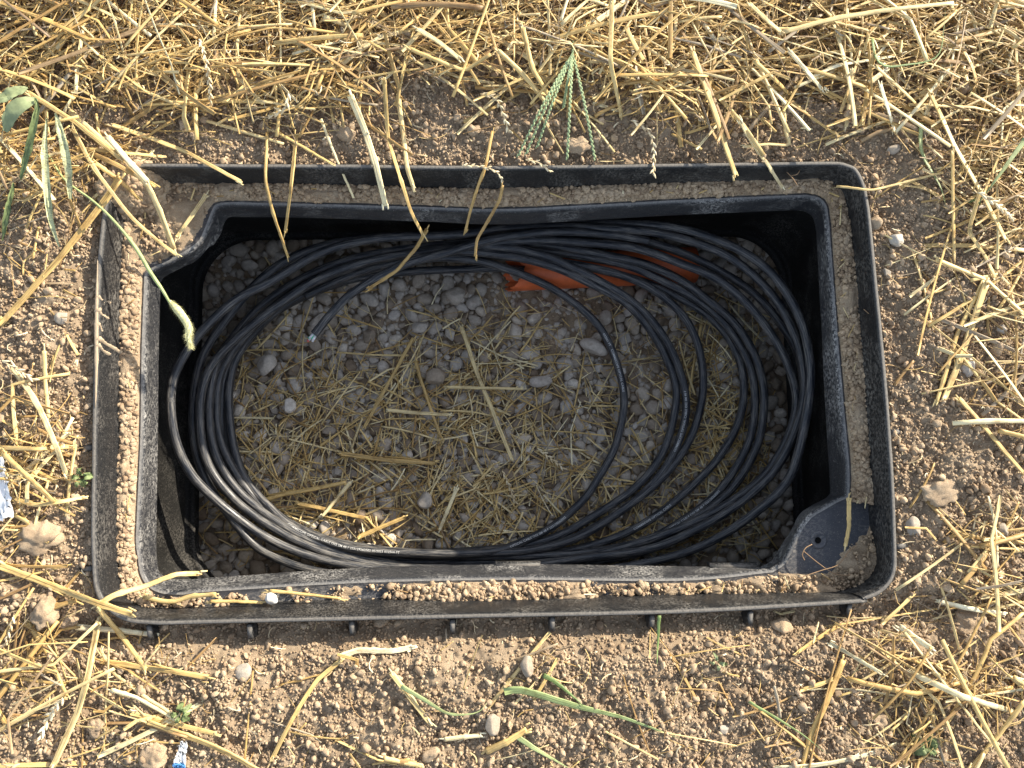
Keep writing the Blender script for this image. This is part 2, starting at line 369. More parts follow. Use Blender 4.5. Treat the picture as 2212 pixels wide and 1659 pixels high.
# outside ribs
def boxmesh(c, ux, uy, sx, sy, z0, z1, taper=.8):
    v = []
    for zz, k in ((z0, 1.0), (z1 - .0015, 1.0), (z1, taper)):
        for a, b in ((-1, -1), (1, -1), (1, 1), (-1, 1)):
            v.append([c[0] + ux[0] * a * sx * k + uy[0] * b * sy, c[1] + ux[1] * a * sx * k + uy[1] * b * sy, zz - (.004 if b > 0 else 0)])
    f = [[3, 2, 1, 0], [8, 9, 10, 11]] + [[q * 4 + i, q * 4 + (i + 1) % 4, q * 4 + 4 + (i + 1) % 4, q * 4 + 4 + i] for q in range(2) for i in range(4)]
    return np.array(v), np.array(f)
for px, py in ((318,1353),(536,1351),(758,1344),(977,1341),(1194,1335),(1411,1330),(1625,1323),(1840,1306)):
    p = at(px, py); v, f = boxmesh((p[0], p[1] - .0075), (1, 0), (0, -1), .0030, .0078, -.07, -.0035); mesh('rib', v, f, M_rim, box, False)
for px, py, s in ((196,967,-1),(196,1230,-1),(1930,933,1),(1940,1182,1)):
    p = at(px, py); v, f = boxmesh((p[0] + s * .0075, p[1]), (0, 1), (s, 0), .0030, .0078, -.07, -.004); mesh('rib', v, f if s < 0 else f[:, ::-1], M_rim, box, False)
# bolt hole in the corner ledge: countersunk cup standing in a shallow boss
c = at(1768, 1167, ZL); th = np.linspace(0, 2 * math.pi, 25)[:-1]
def circ(r, z, dx=0): return np.stack([c[0] + dx + r * np.cos(th), c[1] + r * np.sin(th), np.full(24, z)], 1)
V = np.vstack([circ(.0098, ZL + .0004), circ(.0086, ZL + .0016), circ(.0076, ZL + .0016), circ(.0064, ZL + .0006), circ(.0040, ZL + .0003), circ(.0037, ZL + .0002), circ(.0001, ZL + .0002)])
i = np.arange(6)[:, None] * 24; j = np.arange(24)[None]
Fq = np.stack([i + (j + 1) % 24, i + 24 + (j + 1) % 24, i + 24 + j, i + j], -1).reshape(-1, 4)[:, ::-1]
mesh('bolt_socket', V, Fq, M_ledge, box)
M_hole = flat_mat('hole_shade', (.004, .004, .004), .9, .1)  # for a flat black disc: the dark inside the hole is painted
V = np.vstack([circ(.0035, ZL + .0011, -.001), circ(.0001, ZL + .0011, -.001)]); j = np.arange(24)
mesh('bolt_hole_shade', V, np.stack([j, (j + 1) % 24, 24 + (j + 1) % 24, 24 + j], 1), M_hole, box)
# two little moulded latch tabs on the near collar edge
for x0, x1, y in ((1070, 1168, 1219.5), (1533, 1640, 1222)):
    a, b2 = at(x0, y, ZO + .004), at(x1, y, ZO + .004); u = (b2 - a); L = np.linalg.norm(u); u /= L
    v, f = boxmesh(((a[0] + b2[0]) / 2, (a[1] + b2[1]) / 2), u[:2], (-u[1], u[0]), L / 2, .0028, ZO - .004, ZO + .005, .97); mesh('latch_tab', v, f, M_rim, box, False)

# ------------------------------------------------------------------ ground
OR = RO[:, :2]
ox0, ox1, oy0, oy1 = OR[:, 0].min(), OR[:, 0].max(), OR[:, 1].min(), OR[:, 1].max()
# polar description of the outer ring for inside tests
def inside(x, y, poly):
    res = np.zeros(x.shape, bool); n = len(poly)
    P = poly[::4]; n = len(P)
    for k in range(n):
        x1, y1 = P[k]; x2, y2 = P[(k + 1) % n]
        if y1 == y2: continue
        cnd = ((y1 > y) != (y2 > y)) & (x < (x2 - x1) * (y - y1) / (y2 - y1) + x1); res ^= cnd
    return res
def gz(x, y):
    z = .010 * N1(x * 9 + 40, y * 9 + 40) + .009 * N2(x * 28 + 90, y * 28 + 90) + .0060 * N3(x * 90, y * 90) + .0048 * N4(x * 230, y * 230)
    dx = np.maximum(np.maximum(ox0 - x, x - ox1), 0); dy = np.maximum(np.maximum(oy0 - y, y - oy1), 0); d = np.hypot(dx, dy)
    near = np.exp(-(d / .035) ** 2)
    lim = -.007 + .006 * N4(x * 120 + 7, y * 120)
    bot = np.clip((oy0 + .02 - y) / .03, 0, 1) * np.exp(-(np.maximum(oy0 - y, 0) / .028) ** 2)
    z = z * (1 - near * .85) + near * lim - .018 * bot - .003
    return z
def axis(a, b, h, far):
    c_ = np.arange(a, b, h); o = []; s = h; p = b
    while p < far: s *= 1.25; p += s; o.append(p)
    o2 = []; s = h; p = a
    while p > -far: s *= 1.25; p -= s; o2.append(p)
    return np.array(o2[::-1] + list(c_) + o)
gx = axis(-.78, .78, .0019, 9.0); gy = axis(-.66, .62, .0019, 9.0)
X, Y = np.meshgrid(gx, gy, indexing='ij'); Z = gz(X, Y)
V = np.stack([X, Y, Z], -1).reshape(-1, 3); ny = len(gy)
i = np.arange(len(gx) - 1)[:, None] * ny; j = np.arange(ny - 1)[None]
Fq = np.stack([i + j, i + ny + j, i + ny + j + 1, i + j + 1], -1).reshape(-1, 4)
cen = V[Fq].mean(1); near = (cen[:, 0] > ox0 - .02) & (cen[:, 0] < ox1 + .02) & (cen[:, 1] > oy0 - .02) & (cen[:, 1] < oy1 + .02)
hole = np.zeros(len(Fq), bool); hole[near] = inside(cen[near, 0], cen[near, 1], offset(RO, -.0022)[:, :2])
tag(mesh('soil_ground', V, Fq[~hole], M_soil), kind='structure')

POLO = RO[:, :2]; POLE = offset(RE, .0)[:, :2]
def outside_pts(n, r, b=(-.78, .78, -.66, .62), margin=.0):
    x = r.uniform(b[0], b[1], n); y = r.uniform(b[2], b[3], n); k = ~inside(x, y, offset(RO, margin)[:, :2]); return x[k], y[k]

# clods of soil strewn over the ground
def crumb(sub, seed, amp, cuts, f1):
    v, f = lump(sub, seed, amp, cuts, 1.3); a, b_ = VNoise(seed + 900), VNoise(seed + 950)
    k = 1 + .34 * a(v[:, 0] * f1 + v[:, 2] * 1.7 + 9, v[:, 1] * f1 + v[:, 2] * 1.1 + 9) + .22 * b_(v[:, 0] * f1 * 2.3 - v[:, 2] * 2.7 + 30, v[:, 1] * f1 * 2.3 + 30)
    return v * k[:, None], f
T_small = [crumb(1, s, .16, 3, 1.2) for s in range(8)]; T_mid = [crumb(2, s + 50, .11, 6, 1.7) for s in range(10)]; T_big = [crumb(3, s + 80, .09, 8, 2.2) for s in range(8)]
r = np.random.RandomState(11)
parts = []
def add_clods(n, r0, r1, T, b=(-.78, .78, -.66, .62), sink=.25, pw=2.0):
    x, y = outside_pts(n, r, b, .002)
    rad = r0 + (r1 - r0) * r.rand(len(x)) ** pw
    cl = N1(x * 22, y * 22) + .5 * N2(x * 60, y * 60)
    k = cl > r.uniform(-1.1, .05, len(x)); x, y, rad = x[k], y[k], rad[k]
    P = np.stack([x, y, gz(x, y) + rad * (.75 - sink)], 1); S = rad[:, None] * r.uniform(.5, 1.25, (len(x), 3))
    parts.append(scatter(P, S, randrot(len(x), r), T, r))
add_clods(260000, .0009, .0023, T_small); add_clods(46000, .0014, .0046, T_mid, pw=3.4)
add_clods(420, .004, .010, T_big, sink=.55, pw=2.4)
def merge(parts):
    off = 0; Vs = []; Fs = []; Us = []
    for v, f, u in parts: Vs.append(v); Fs.append(f + off); Us.append(u); off += len(v)
    return np.vstack(Vs), np.vstack(Fs), np.vstack(Us)
V, Fq, U = merge(parts)
tag(mesh('soil_clods', V, Fq, M_clod, None, False, {'rv': U}), 'crumbly dry brown soil clods covering the ground around the box', 'soil', kind='stuff')

# ------------------------------------------------------------------ loose soil on the ledge
LAT = 14
def ledge_amount(px, py):
    """how thick the loose soil lies on the ledge (0..1), read around the box"""
    a = np.ones_like(px)
    gus = (px > 1690) & (py > 1085) & (px < 1885) & (py < 1262)
    edge = (px - 1700) / 190 + (py - 1080) / 200
    a = np.where(gus, np.clip((edge - 1.18) * 3.2, -.5, 1), a)
    bot = (py > 1238) & (px < 1860)
    prof = np.interp(px, [280, 350, 420, 520, 640, 720, 840, 930, 1000, 1120, 1180, 1300, 1500, 1640, 1700, 1800, 1880], [.9, .35, .25, .1, .12, .2, .3, .75, 1, .75, .6, .45, .35, .5, .7, .9, .9])
    a = np.where(bot & (px > 330), prof, a)
    tl = (px < 480) & (py < 600) & (px > 250)
    a = np.where(tl, 1.0 - np.clip(((px - 250) + (py - 390)) / 300 - .75, 0, 1) * 1.6, a)
    return a
rows = []
Ra = offset(RW, .003, ZL); Rb = offset(RB, .0035, ZL)
for t in np.linspace(0, 1, LAT):
    Q = lerp(Ra, Rb, t); px, py = proj(Q); a = ledge_amount(px, py); a = a + (a < .9) * (.5 * N2(Q[:, 0] * 50, Q[:, 1] * 50) + .35 * N3(Q[:, 0] * 160, Q[:, 1] * 160))
    prof = np.sin(np.clip(math.pi * (t * .93 + .30 * (1 - t)), 0, math.pi)) ** .7
    h = a * .0095 * prof * (1 + 1.0 * N2(Q[:, 0] * 60 + 5, Q[:, 1] * 60)) + .003 * N3(Q[:, 0] * 170, Q[:, 1] * 170) + .002 * N4(Q[:, 0] * 400, Q[:, 1] * 400)
    h -= (1 - np.clip(a, 0, 1)) * .004 + (.004 if t > .99 else 0)
    Q[:, 2] = ZL + h; rows.append(Q)
V, Fq = loft(rows)
tag(mesh('ledge_soil', V, Fq, M_clod2), 'loose brown soil lying along the inner ledge of the black box', 'soil', kind='stuff')
parts = []; r = np.random.RandomState(5)
def ledge_clods(n, r0, r1, T, pw):
    k = r.randint(0, NR, n); t = r.beta(1.5, 1.6, n); A = np.roll(Ra, -1, 0); B2 = np.roll(Rb, -1, 0); s = r.rand(n)[:, None]
    seg = np.linalg.norm(A - Ra, axis=1); k = r.choice(NR, n, p=seg / seg.sum())
    Pa = Ra[k] * (1 - s) + A[k] * s; Pb = Rb[k] * (1 - s) + B2[k] * s; P = Pa * (1 - t)[:, None] + Pb * t[:, None]
    px, py = proj(P); a = ledge_amount(px, py); keep = np.clip(a + .8 * N3(P[:, 0] * 90, P[:, 1] * 90) * (a < .85), 0, 1) ** 1.7 > r.rand(n) * .8
    P = P[keep]; t = t[keep]; a = a[keep]; rad = r0 + (r1 - r0) * r.rand(len(P)) ** pw
    P[:, 2] = ZL + a * .0088 * np.sin(np.clip(math.pi * (t * .93 + .3 * (1 - t)), 0, math.pi)) ** .7 + rad * .3
    parts.append(scatter(P, rad[:, None] * r.uniform(.5, 1.25, (len(P), 3)), randrot(len(P), r), T, r))
ledge_clods(16000, .0009, .0020, T_small, 1.5); ledge_clods(9000, .0014, .0044, T_mid, 2.2)
def heap(px, py):
    s_ = np.clip(((px - 225) + (py - 345) * 1.15 - 55) / 165, 0, 1); s_ = s_ * s_ * (3 - 2 * s_)
    e = np.clip((px - 318) / 60, 0, 1) + np.clip((py - 425) / 55, 0, 1) + np.clip((218 - px) / 16, 0, 1) * .3 + np.clip((350 - py) / 12, 0, 1) * .3 + np.clip((615 - px - py) / 30, 0, 1) * .4
    return .0015 - .046 * s_ - .05 * e
# heaped soil spilling over the far-left corner of the rim
n = 5200; px = r.uniform(212, 372, n); py = r.uniform(340, 470, n); k = (px + py < 770); px, py = px[k], py[k]
hz = heap(px, py); rad = .0012 + .0045 * r.rand(len(px)) ** 2.2
P = at(px, py, 0); P = np.stack([P[:, 0], P[:, 1], hz], 1)
parts.append(scatter(P, rad[:, None] * r.uniform(.7, 1.1, (len(P), 3)), randrot(len(P), r), T_mid, r))
V, Fq, U = merge(parts)
tag(mesh('ledge_crumbs', V, Fq, M_clod, None, False, {'rv': U}), 'small crumbs of soil scattered on the box ledge', 'soil', kind='stuff')
gxs = np.linspace(200, 400, 70); gys = np.linspace(332, 495, 60); PX, PY = np.meshgrid(gxs, gys, indexing='ij')
P = at(PX, PY, 0.0); P[..., 2] = np.maximum(heap(PX, PY), ZL - .004) + .006 * N2(P[..., 0] * 60, P[..., 1] * 60) + .005 * N3(P[..., 0] * 190, P[..., 1] * 190)
i = np.arange(69)[:, None] * 60; j = np.arange(59)[None]; Fq = np.stack([i + j, i + j + 1, i + 61 + j, i + 60 + j], -1).reshape(-1, 4)
hv = P.reshape(-1, 3); hc = hv[Fq].mean(1); Fq = Fq[~inside(hc[:, 0], hc[:, 1], offset(RB, .004)[:, :2])]
tag(mesh('soil_heap', hv, Fq, M_clod2), 'heap of brown soil spilt over the far left corner of the box rim', 'soil', kind='stuff')

# ------------------------------------------------------------------ gravel floor
fx = np.arange(BX0 - .01, BX1 + .012, .003); fy = np.arange(BY0 - .01, BY1 + .012, .003); X, Y = np.meshgrid(fx, fy, indexing='ij')
def fz(x, y): return ZF + .010 * N1(x * 12 + 3, y * 12 + 3) + .004 * N2(x * 60, y * 60)
Z = fz(X, Y) + .003 * N3(X * 170, Y * 170); V = np.stack([X, Y, Z], -1).reshape(-1, 3); ny = len(fy)
i = np.arange(len(fx) - 1)[:, None] * ny; j = np.arange(ny - 1)[None]
tag(mesh('floor_soil', V, np.stack([i + j, i + ny + j, i + ny + j + 1, i + j + 1], -1).reshape(-1, 4), M_soil), kind='structure')
r = np.random.RandomState(21)
T_peb = [lump(3, s + 200, .085, 8 if s % 2 else 2, .9) for s in range(14)]
T_pebs = [lump(2, s + 240, .09, 6 if s % 2 else 2, .9) for s in range(14)]
cell = {}; acc = []
def try_pack(n, r0, r1, pw, tight):
    xs = r.uniform(BX0, BX1, n); ys = r.uniform(BY0, BY1, n); rr_ = r1 - (r1 - r0) * r.rand(n) ** pw; rr_ = np.sort(rr_)[::-1]
    for x, y, q in zip(xs, ys, rr_):
        cx, cy = int(x / .02), int(y / .02); ok = True
        for a in range(cx - 1, cx + 2):
            for b in range(cy - 1, cy + 2):
                for (X2, Y2, q2) in cell.get((a, b), ()):
                    if (x - X2) ** 2 + (y - Y2) ** 2 < ((q + q2) * tight) ** 2: ok = False; break
                if not ok: break
            if not ok: break
        if ok: cell.setdefault((cx, cy), []).append((x, y, q)); acc.append((x, y, q))
try_pack(26000, .0042, .0125, .42, .80); try_pack(16000, .0030, .0052, 1.0, .84)
A = np.array(acc); x, y, q = A.T
bare = N1(x * 14 + 77, y * 14 + 12) + .5 * N2(x * 40 + 9, y * 40)
k = bare < .36; x, y, q = x[k], y[k], q[k]
P = np.stack([x, y, fz(x, y) + q * .48 + r.uniform(-.001, .003, len(x))], 1)
S = q[:, None] * np.stack([r.uniform(.98, 1.28, len(x)), r.uniform(.74, 1.0, len(x)), r.uniform(.55, .8, len(x))], 1)
big = q > .0055
parts = [scatter(P[big], S[big], randrot(big.sum(), r, .45), T_peb, r), scatter(P[~big], S[~big], randrot((~big).sum(), r, .5), T_pebs, r)]
n = 5200; x = r.uniform(BX0, BX1, n); y = r.uniform(BY0, BY1, n); q = r.uniform(.003, .008, n)
P = np.stack([x, y, fz(x, y) - .001], 1); parts.append(scatter(P, q[:, None] * r.uniform(.7, 1.1, (n, 3)), randrot(n, r), T_pebs, r))
V, Fq, U = merge(parts)
tag(mesh('gravel', V, Fq, M_gravel, None, True, {'rv': U}), 'rounded grey and brown drainage gravel on the floor of the box', 'gravel', kind='stuff')
n = 6500; x = r.uniform(BX0, BX1, n); y = r.uniform(BY0, BY1, n); q = .001 + .003 * r.rand(n) ** 2
k = N1(x * 14 + 77, y * 14 + 12) + .5 * N2(x * 40 + 9, y * 40) > .27; x, y, q = x[k], y[k], q[k]
P = np.stack([x, y, fz(x, y) + .001], 1); V, Fq, U = scatter(P, q[:, None] * r.uniform(.7, 1.1, (len(x), 3)), randrot(len(x), r), T_mid, r)
tag(mesh('floor_crumbs', V, Fq, M_clod, None, True, {'rv': U}), 'dark soil crumbs in the bare patches between the gravel', 'soil', kind='stuff')

# ------------------------------------------------------------------ orange conduit stub
pr = .0255
a = at(1104, 590, -.256); b_ = at(1500, 572, -.256); dirv = (b_ - a) / np.linalg.norm(b_ - a); L = np.linalg.norm(b_ - a)
pipe = empty('conduit_pipe', a, 'short terracotta orange plastic pipe with a broken end, lying on gravel by the far wall', 'pipe')
side = np.cross(dirv, [0, 0, 1]); side /= np.linalg.norm(side); upv = np.cross(side, dirv)
ka = 48; th = np.arange(ka) / ka * 2 * math.pi; rp = np.random.RandomState(3)
start = -.004 + .018 * np.clip(np.sin(th), 0, 1) ** 1.2 + .003 * rp.normal(size=ka); Vp = []
for rad, rev in ((pr, 0), (pr - .0026, 1)):
    for t in np.linspace(0, 1, 10):
        s_ = (start + .0004) * (1 - t) + L * t
        Vp.append(a + s_[:, None] * dirv + rad * (np.cos(th)[:, None] * side + np.sin(th)[:, None] * upv))
Vp = np.vstack(Vp); Fp = []
for m_ in range(9):
    for j in range(ka):
        j2 = (j + 1) % ka; q0 = m_ * ka
        Fp.append([q0 + j2, q0 + j, q0 + ka + j, q0 + ka + j2]); q1 = (10 + m_) * ka; Fp.append([q1 + j, q1 + j2, q1 + ka + j2, q1 + ka + j])
for j in range(ka):
    j2 = (j + 1) % ka; Fp.append([j, j2, 10 * ka + j2, 10 * ka + j]); q0 = 9 * ka; q1 = 19 * ka; Fp.append([q0 + j2, q0 + j, q1 + j, q1 + j2])
rebase(mesh('pipe_wall', Vp, np.array(Fp), M_orange), pipe)

# ------------------------------------------------------------------ cable coil
RC = .0056
coil = empty('cable_coil', at(1050, 850, -.27), 'large coil of black fibre optic cable lying in the open box on gravel', 'cable')
def zlerp(px, py, zs):                          # zs: left, top, right, bottom
    ang = np.arctan2(-(py - 850) * 1.7, px - 1050) / (math.pi / 2)      # 0 right, 1 top, 2 left, -1 bottom
    key = [zs[0], zs[3], zs[2], zs[1], zs[0]]; xs = [-2, -1, 0, 1, 2]; i = np.clip(np.floor(ang + 2).astype(int), 0, 3); t = ang + 2 - i; t = t * t * (3 - 2 * t)
    key = np.array(key); return key[i] * (1 - t) + key[i + 1] * t
def cpath(pts, zs, n=360, closed=True):
    p = np.array(pts, float); q = catmull(p, n, closed)
    if closed:                                   # relax the hand-traced wobble a little
        for _ in range(10): q = .5 * q + .25 * (np.roll(q, 1, 0) + np.roll(q, -1, 0))
    else:
        for _ in range(10): q[1:-1] = .5 * q[1:-1] + .25 * (q[:-2] + q[2:])
    if isinstance(zs, tuple): z = zlerp(q[:, 0], q[:, 1], zs)
    else: z = np.interp(np.linspace(0, 1, n), np.linspace(0, 1, len(zs)), zs)
    return at(q[:, 0], q[:, 1], z)
LOOPS = {
 'L1': ([(368,869),(375,938),(407,1017),(467,1081),(550,1146),(629,1187),(721,1215),(850,1232),(1000,1234),(1150,1222),(1262,1205),(1400,1187),(1492,1150),(1594,1090),(1677,1012),(1723,915),(1739,841),(1733,780),(1717,722),(1686,660),(1636,601),(1573,553),(1503,524),(1406,500),(1317,493),(1200,489),(1100,493),(987,507),(850,512),(776,521),(686,548),(576,614),(514,643),(427,724),(385,790),(371,823)], (-.150,-.178,-.165,-.240)),
 'L2': ([(418,867),(416,930),(424,980),(445,1040),(500,1120),(550,1180),(606,1210),(679,1233),(800,1246),(1000,1250),(1200,1245),(1391,1217),(1520,1178),(1631,1108),(1705,1035),(1737,925),(1747,869),(1752,815),(1748,761),(1733,699),(1702,636),(1659,582),(1604,543),(1534,512),(1449,489),(1330,483),(1200,483),(1100,491),(987,502),(924,507),(776,515),(701,530),(627,557),(567,599),(508,664),(448,748),(427,800)], (-.216,-.195,-.120,-.252)),
 'L3': ([(431,892),(436,961),(458,1021),(513,1086),(583,1137),(661,1178),(744,1206),(836,1224),(1000,1228),(1150,1219),(1262,1203),(1354,1180),(1460,1145),(1562,1095),(1649,1030),(1700,950),(1722,873),(1711,812),(1690,761),(1651,699),(1608,650),(1550,602),(1472,570),(1387,539),(1317,528),(1150,518),(1036,528),(924,543),(800,563),(686,603),(600,660),(508,733),(454,792),(434,850)], (-.204,-.186,-.190,-.247)),
 'L4': ([(451,892),(463,975),(500,1044),(559,1100),(652,1160),(744,1196),(877,1224),(1000,1240),(1262,1214),(1370,1197),(1470,1160),(1575,1103),(1660,1032),(1714,950),(1737,870),(1731,790),(1717,745),(1686,700),(1647,650),(1589,605),(1503,559),(1414,526),(1317,508),(1209,504),(1100,513),(987,526),(860,540),(740,565),(640,608),(560,665),(500,732),(462,800)], (-.222,-.195,-.205,-.250)),
 'L5': ([(467,869),(472,938),(500,1007),(546,1072),(615,1127),(698,1164),(790,1187),(877,1199),(1000,1202),(1180,1200),(1308,1189),(1414,1170),(1511,1113),(1580,1058),(1635,966),(1651,878),(1647,819),(1628,761),(1589,699),(1534,652),(1472,605),(1394,570),(1317,553),(1200,532),(1100,525),(987,531),(860,551),(750,580),(650,628),(570,685),(505,755),(474,810)], (-.238,-.205,-.236,-.256)),
 'L6': ([(459,880),(466,945),(492,1015),(545,1085),(630,1147),(740,1187),(877,1210),(1050,1214),(1230,1200),(1377,1173),(1456,1136),(1548,1067),(1612,970),(1631,887),(1624,800),(1589,730),(1558,690),(1511,650),(1449,615),(1375,580),(1317,564),(1180,543),(1060,538),(933,543),(800,560),(690,597),(590,654),(515,725),(472,800)], (-.246,-.212,-.248,-.262)),
 'L7': ([(478,870),(480,950),(508,1025),(560,1088),(640,1143),(740,1180),(877,1206),(1020,1206),(1180,1196),(1262,1182),(1345,1155),(1419,1113),(1502,1044),(1566,970),(1603,887),(1604,800),(1580,740),(1540,690),(1480,650),(1394,610),(1300,584),(1200,566),(1100,555),(1000,553),(900,562),(780,587),(680,624),(590,676),(520,742),(486,805)], (-.256,-.222,-.262,-.266)),
 'L8': ([(486,885),(492,961),(516,1030),(566,1090),(640,1140),(730,1172),(860,1192),(1000,1196),(1110,1193),(1190,1180),(1262,1155),(1354,1095),(1433,1030),(1492,947),(1518,855),(1517,790),(1506,738),(1480,687),(1433,640),(1367,603),(1300,583),(1230,570),(1140,556),(1036,544),(950,548),(860,564),(740,598),(640,645),(560,705),(508,775),(490,830)], (-.262,-.200,-.262,-.252)),
 'L9': ([(441,890),(448,965),(478,1035),(530,1095),(610,1150),(710,1190),(830,1213),(960,1212),(1100,1202),(1200,1178),(1290,1136),(1368,1085),(1437,1012),(1472,938),(1483,878),(1474,818),(1449,753),(1414,699),(1367,652),(1317,619),(1244,581),(1180,553),(1100,535),(1019,530),(933,538),(820,560),(700,600),(600,655),(510,725),(458,800)], (-.232,-.188,-.256,-.262)),
 'L10': ([(496,900),(506,975),(532,1040),(584,1098),(655,1145),(760,1180),(900,1194),(1020,1190),(1120,1180),(1200,1160),(1262,1127),(1373,1053),(1433,975),(1460,878),(1458,823),(1437,769),(1406,714),(1355,656),(1310,630),(1254,602),(1209,581),(1123,557),(1002,543),(900,549),(790,572),(690,612),(590,674),(525,745),(497,820)], (-.270,-.192,-.262,-.266)),
}
SEGP = {}
for nm, (pts, zs) in LOOPS.items():
    P = cpath(pts, zs); SEGP[nm] = P; V, Fs, uv = tube(P, RC, 18, True); uv[:, 0] += rs.rand() * 7
    rebase(mesh('loop', V, Fs, M_cable, None, True, {'uv': uv}), coil)
# innermost turn: comes out of the orange pipe, runs down the left, along the bottom and round the right side
P = cpath([(1190,588),(1092,580),(987,582),(895,586),(776,600),(686,628),(627,655),(582,685),(543,727),(508,778),(494,840),(496,900),(504,961),(528,1030),(574,1088),(634,1139),(702,1168),(770,1186),(877,1194),(980,1196),(1072,1190),(1137,1166),(1202,1132),(1262,1078),(1285,1045),(1327,970),(1347,887),(1345,832),(1330,778),(1315,740),(1289,699),(1244,657),(1192,622),(1140,598),(1092,580),(1036,564),(984,558),(933,556),(860,566),(760,594),(660,640)],
          [-.262,-.262,-.264,-.264,-.262,-.262,-.262,-.262,-.26,-.258,-.256,-.254,-.252,-.250,-.246,-.244,-.242,-.240,-.238,-.238,-.240,-.245,-.252,-.260,-.262,-.264,-.264,-.264,-.262,-.258,-.252,-.245,-.236,-.225,-.214,-.206,-.200,-.200,-.206,-.214,-.224], 700, False)
SEGP['T'] = P; V, Fs, uv = tube(P, RC, 18); rebase(mesh('loop', V, Fs, M_cable, None, True, {'uv': uv}), coil)
P = cpath([(679,722),(710,684),(750,642),(800,608),(850,582),(895,564),(967,545),(1036,524),(1106,509),(1209,500),(1317,506),(1400,520)], [-.190,-.186,-.180,-.175,-.172,-.170,-.168,-.168,-.170,-.174,-.180,-.19], 260, False)
V, Fs, uv = tube(P, RC, 18); end = rebase(mesh('free_end', V, Fs, M_cable, None, True, {'uv': uv}), coil)
T0 = P[0] - P[3]; T0 /= np.linalg.norm(T0); r = np.random.RandomState(9)
for k, m_ in enumerate((M_fgreen, M_fwhite, M_fred, M_fwhite, M_fgreen, M_fwhite)):
    o = r.uniform(-.0028, .0028, 3); q = np.array([P[0] + o * .6, P[0] + o * .8 + T0 * .002, P[0] + o * 1.2 + T0 * r.uniform(.006, .011)])
    V, Fs, uv = tube(q, .0017, 6); fo = mesh('fibre', V, Fs, m_, None, True); fo.parent = end; fo.matrix_parent_inverse = Matrix.Translation(-Vector(coil.location)) if False else Matrix.Identity(4)

# printed lettering along the jacket
def lettering(txt, nm, p0, p1, h=.0040, par=None):
    P = SEGP[nm]; px, py = proj(P)
    if nm != 'T':
        P = np.vstack([P, P]); px = np.concatenate([px, px]); py = np.concatenate([py, py])
    h_ = len(px) // 2 if nm != 'T' else len(px)
    i0 = int(np.argmin((px[:h_] - p0[0]) ** 2 + (py[:h_] - p0[1]) ** 2)); i1 = int(np.argmin((px[:h_] - p1[0]) ** 2 + (py[:h_] - p1[1]) ** 2))
    if nm != 'T' and abs(i1 - i0) > h_ / 2:
        if i1 > i0: i0 += h_
        else: i1 += h_
    Q = P[i0:i1 + 1] if i1 > i0 else P[i1:i0 + 1][::-1]
    s = np.concatenate([[0], np.cumsum(np.linalg.norm(np.diff(Q, axis=0), axis=1))])
    cu = bpy.data.curves.new('lettering', 'FONT'); cu.body = txt; cu.size = 1; cu.resolution_u = 2; cu.offset = .012
    to = bpy.data.objects.new('tmp', cu); C.objects.link(to); dg = bpy.context.evaluated_depsgraph_get(); dg.update()
    me = to.evaluated_get(dg).to_mesh(); n = len(me.vertices); co = np.zeros(n * 3); me.vertices.foreach_get('co', co); co = co.reshape(-1, 3)
    fs = [tuple(p.vertices) for p in me.polygons]; to.evaluated_get(dg).to_mesh_clear(); bpy.data.objects.remove(to); bpy.data.curves.remove(cu)
    L = min(s[-1], co[:, 0].max() * h * 1.15); u = co[:, 0] / co[:, 0].max() * L; v = (co[:, 1] - .35) * h
    c0 = np.stack([np.interp(u, s, Q[:, k]) for k in range(3)], 1); c1 = np.stack([np.interp(u + .001, s, Q[:, k]) for k in range(3)], 1); c9 = np.stack([np.interp(u - .001, s, Q[:, k]) for k in range(3)], 1)
    T = c1 - c9; T /= np.linalg.norm(T, axis=1)[:, None]; n_ = CAM - c0; n_ -= (n_ * T).sum(1)[:, None] * T; n_ /= np.linalg.norm(n_, axis=1)[:, None]
    b = np.cross(n_, T); ph = v / RC
    W = c0 + (RC + .00012) * (np.cos(ph)[:, None] * n_ + np.sin(ph)[:, None] * b)
    m2 = bpy.data.meshes.new('lettering'); m2.from_pydata(W.tolist(), [], fs); m2.materials.append(M_print)
    o = bpy.data.objects.new('lettering', m2); C.objects.link(o); rebase(o, coil)
lettering('COMMSCOPE OPTICAL CABLE OS2 SM 48 F 223129262002 05/2023 032564 FT', 'T', (622,1136), (905,1196))
lettering('COMMSCOPE OPTICAL CABLE OS2 SM 48 F 223129262002', 'L6', (1400,1165), (1600,1000))
lettering('COMMSCOPE OPTICAL CABLE', 'L7', (1370,1142), (1500,1046))
lettering('COMMSCOPE OPTICAL CABLE OS2 SM 48 F', 'L9', (1458,975), (1455,765))
lettering('OPTICAL CABLE OS2 SM 48 F 223129262002', 'T', (1100,1182), (1290,1040))
lettering('032561 FT    COMMSCOPE OPTICAL CABLE', 'T', (1305,720), (1345,900))

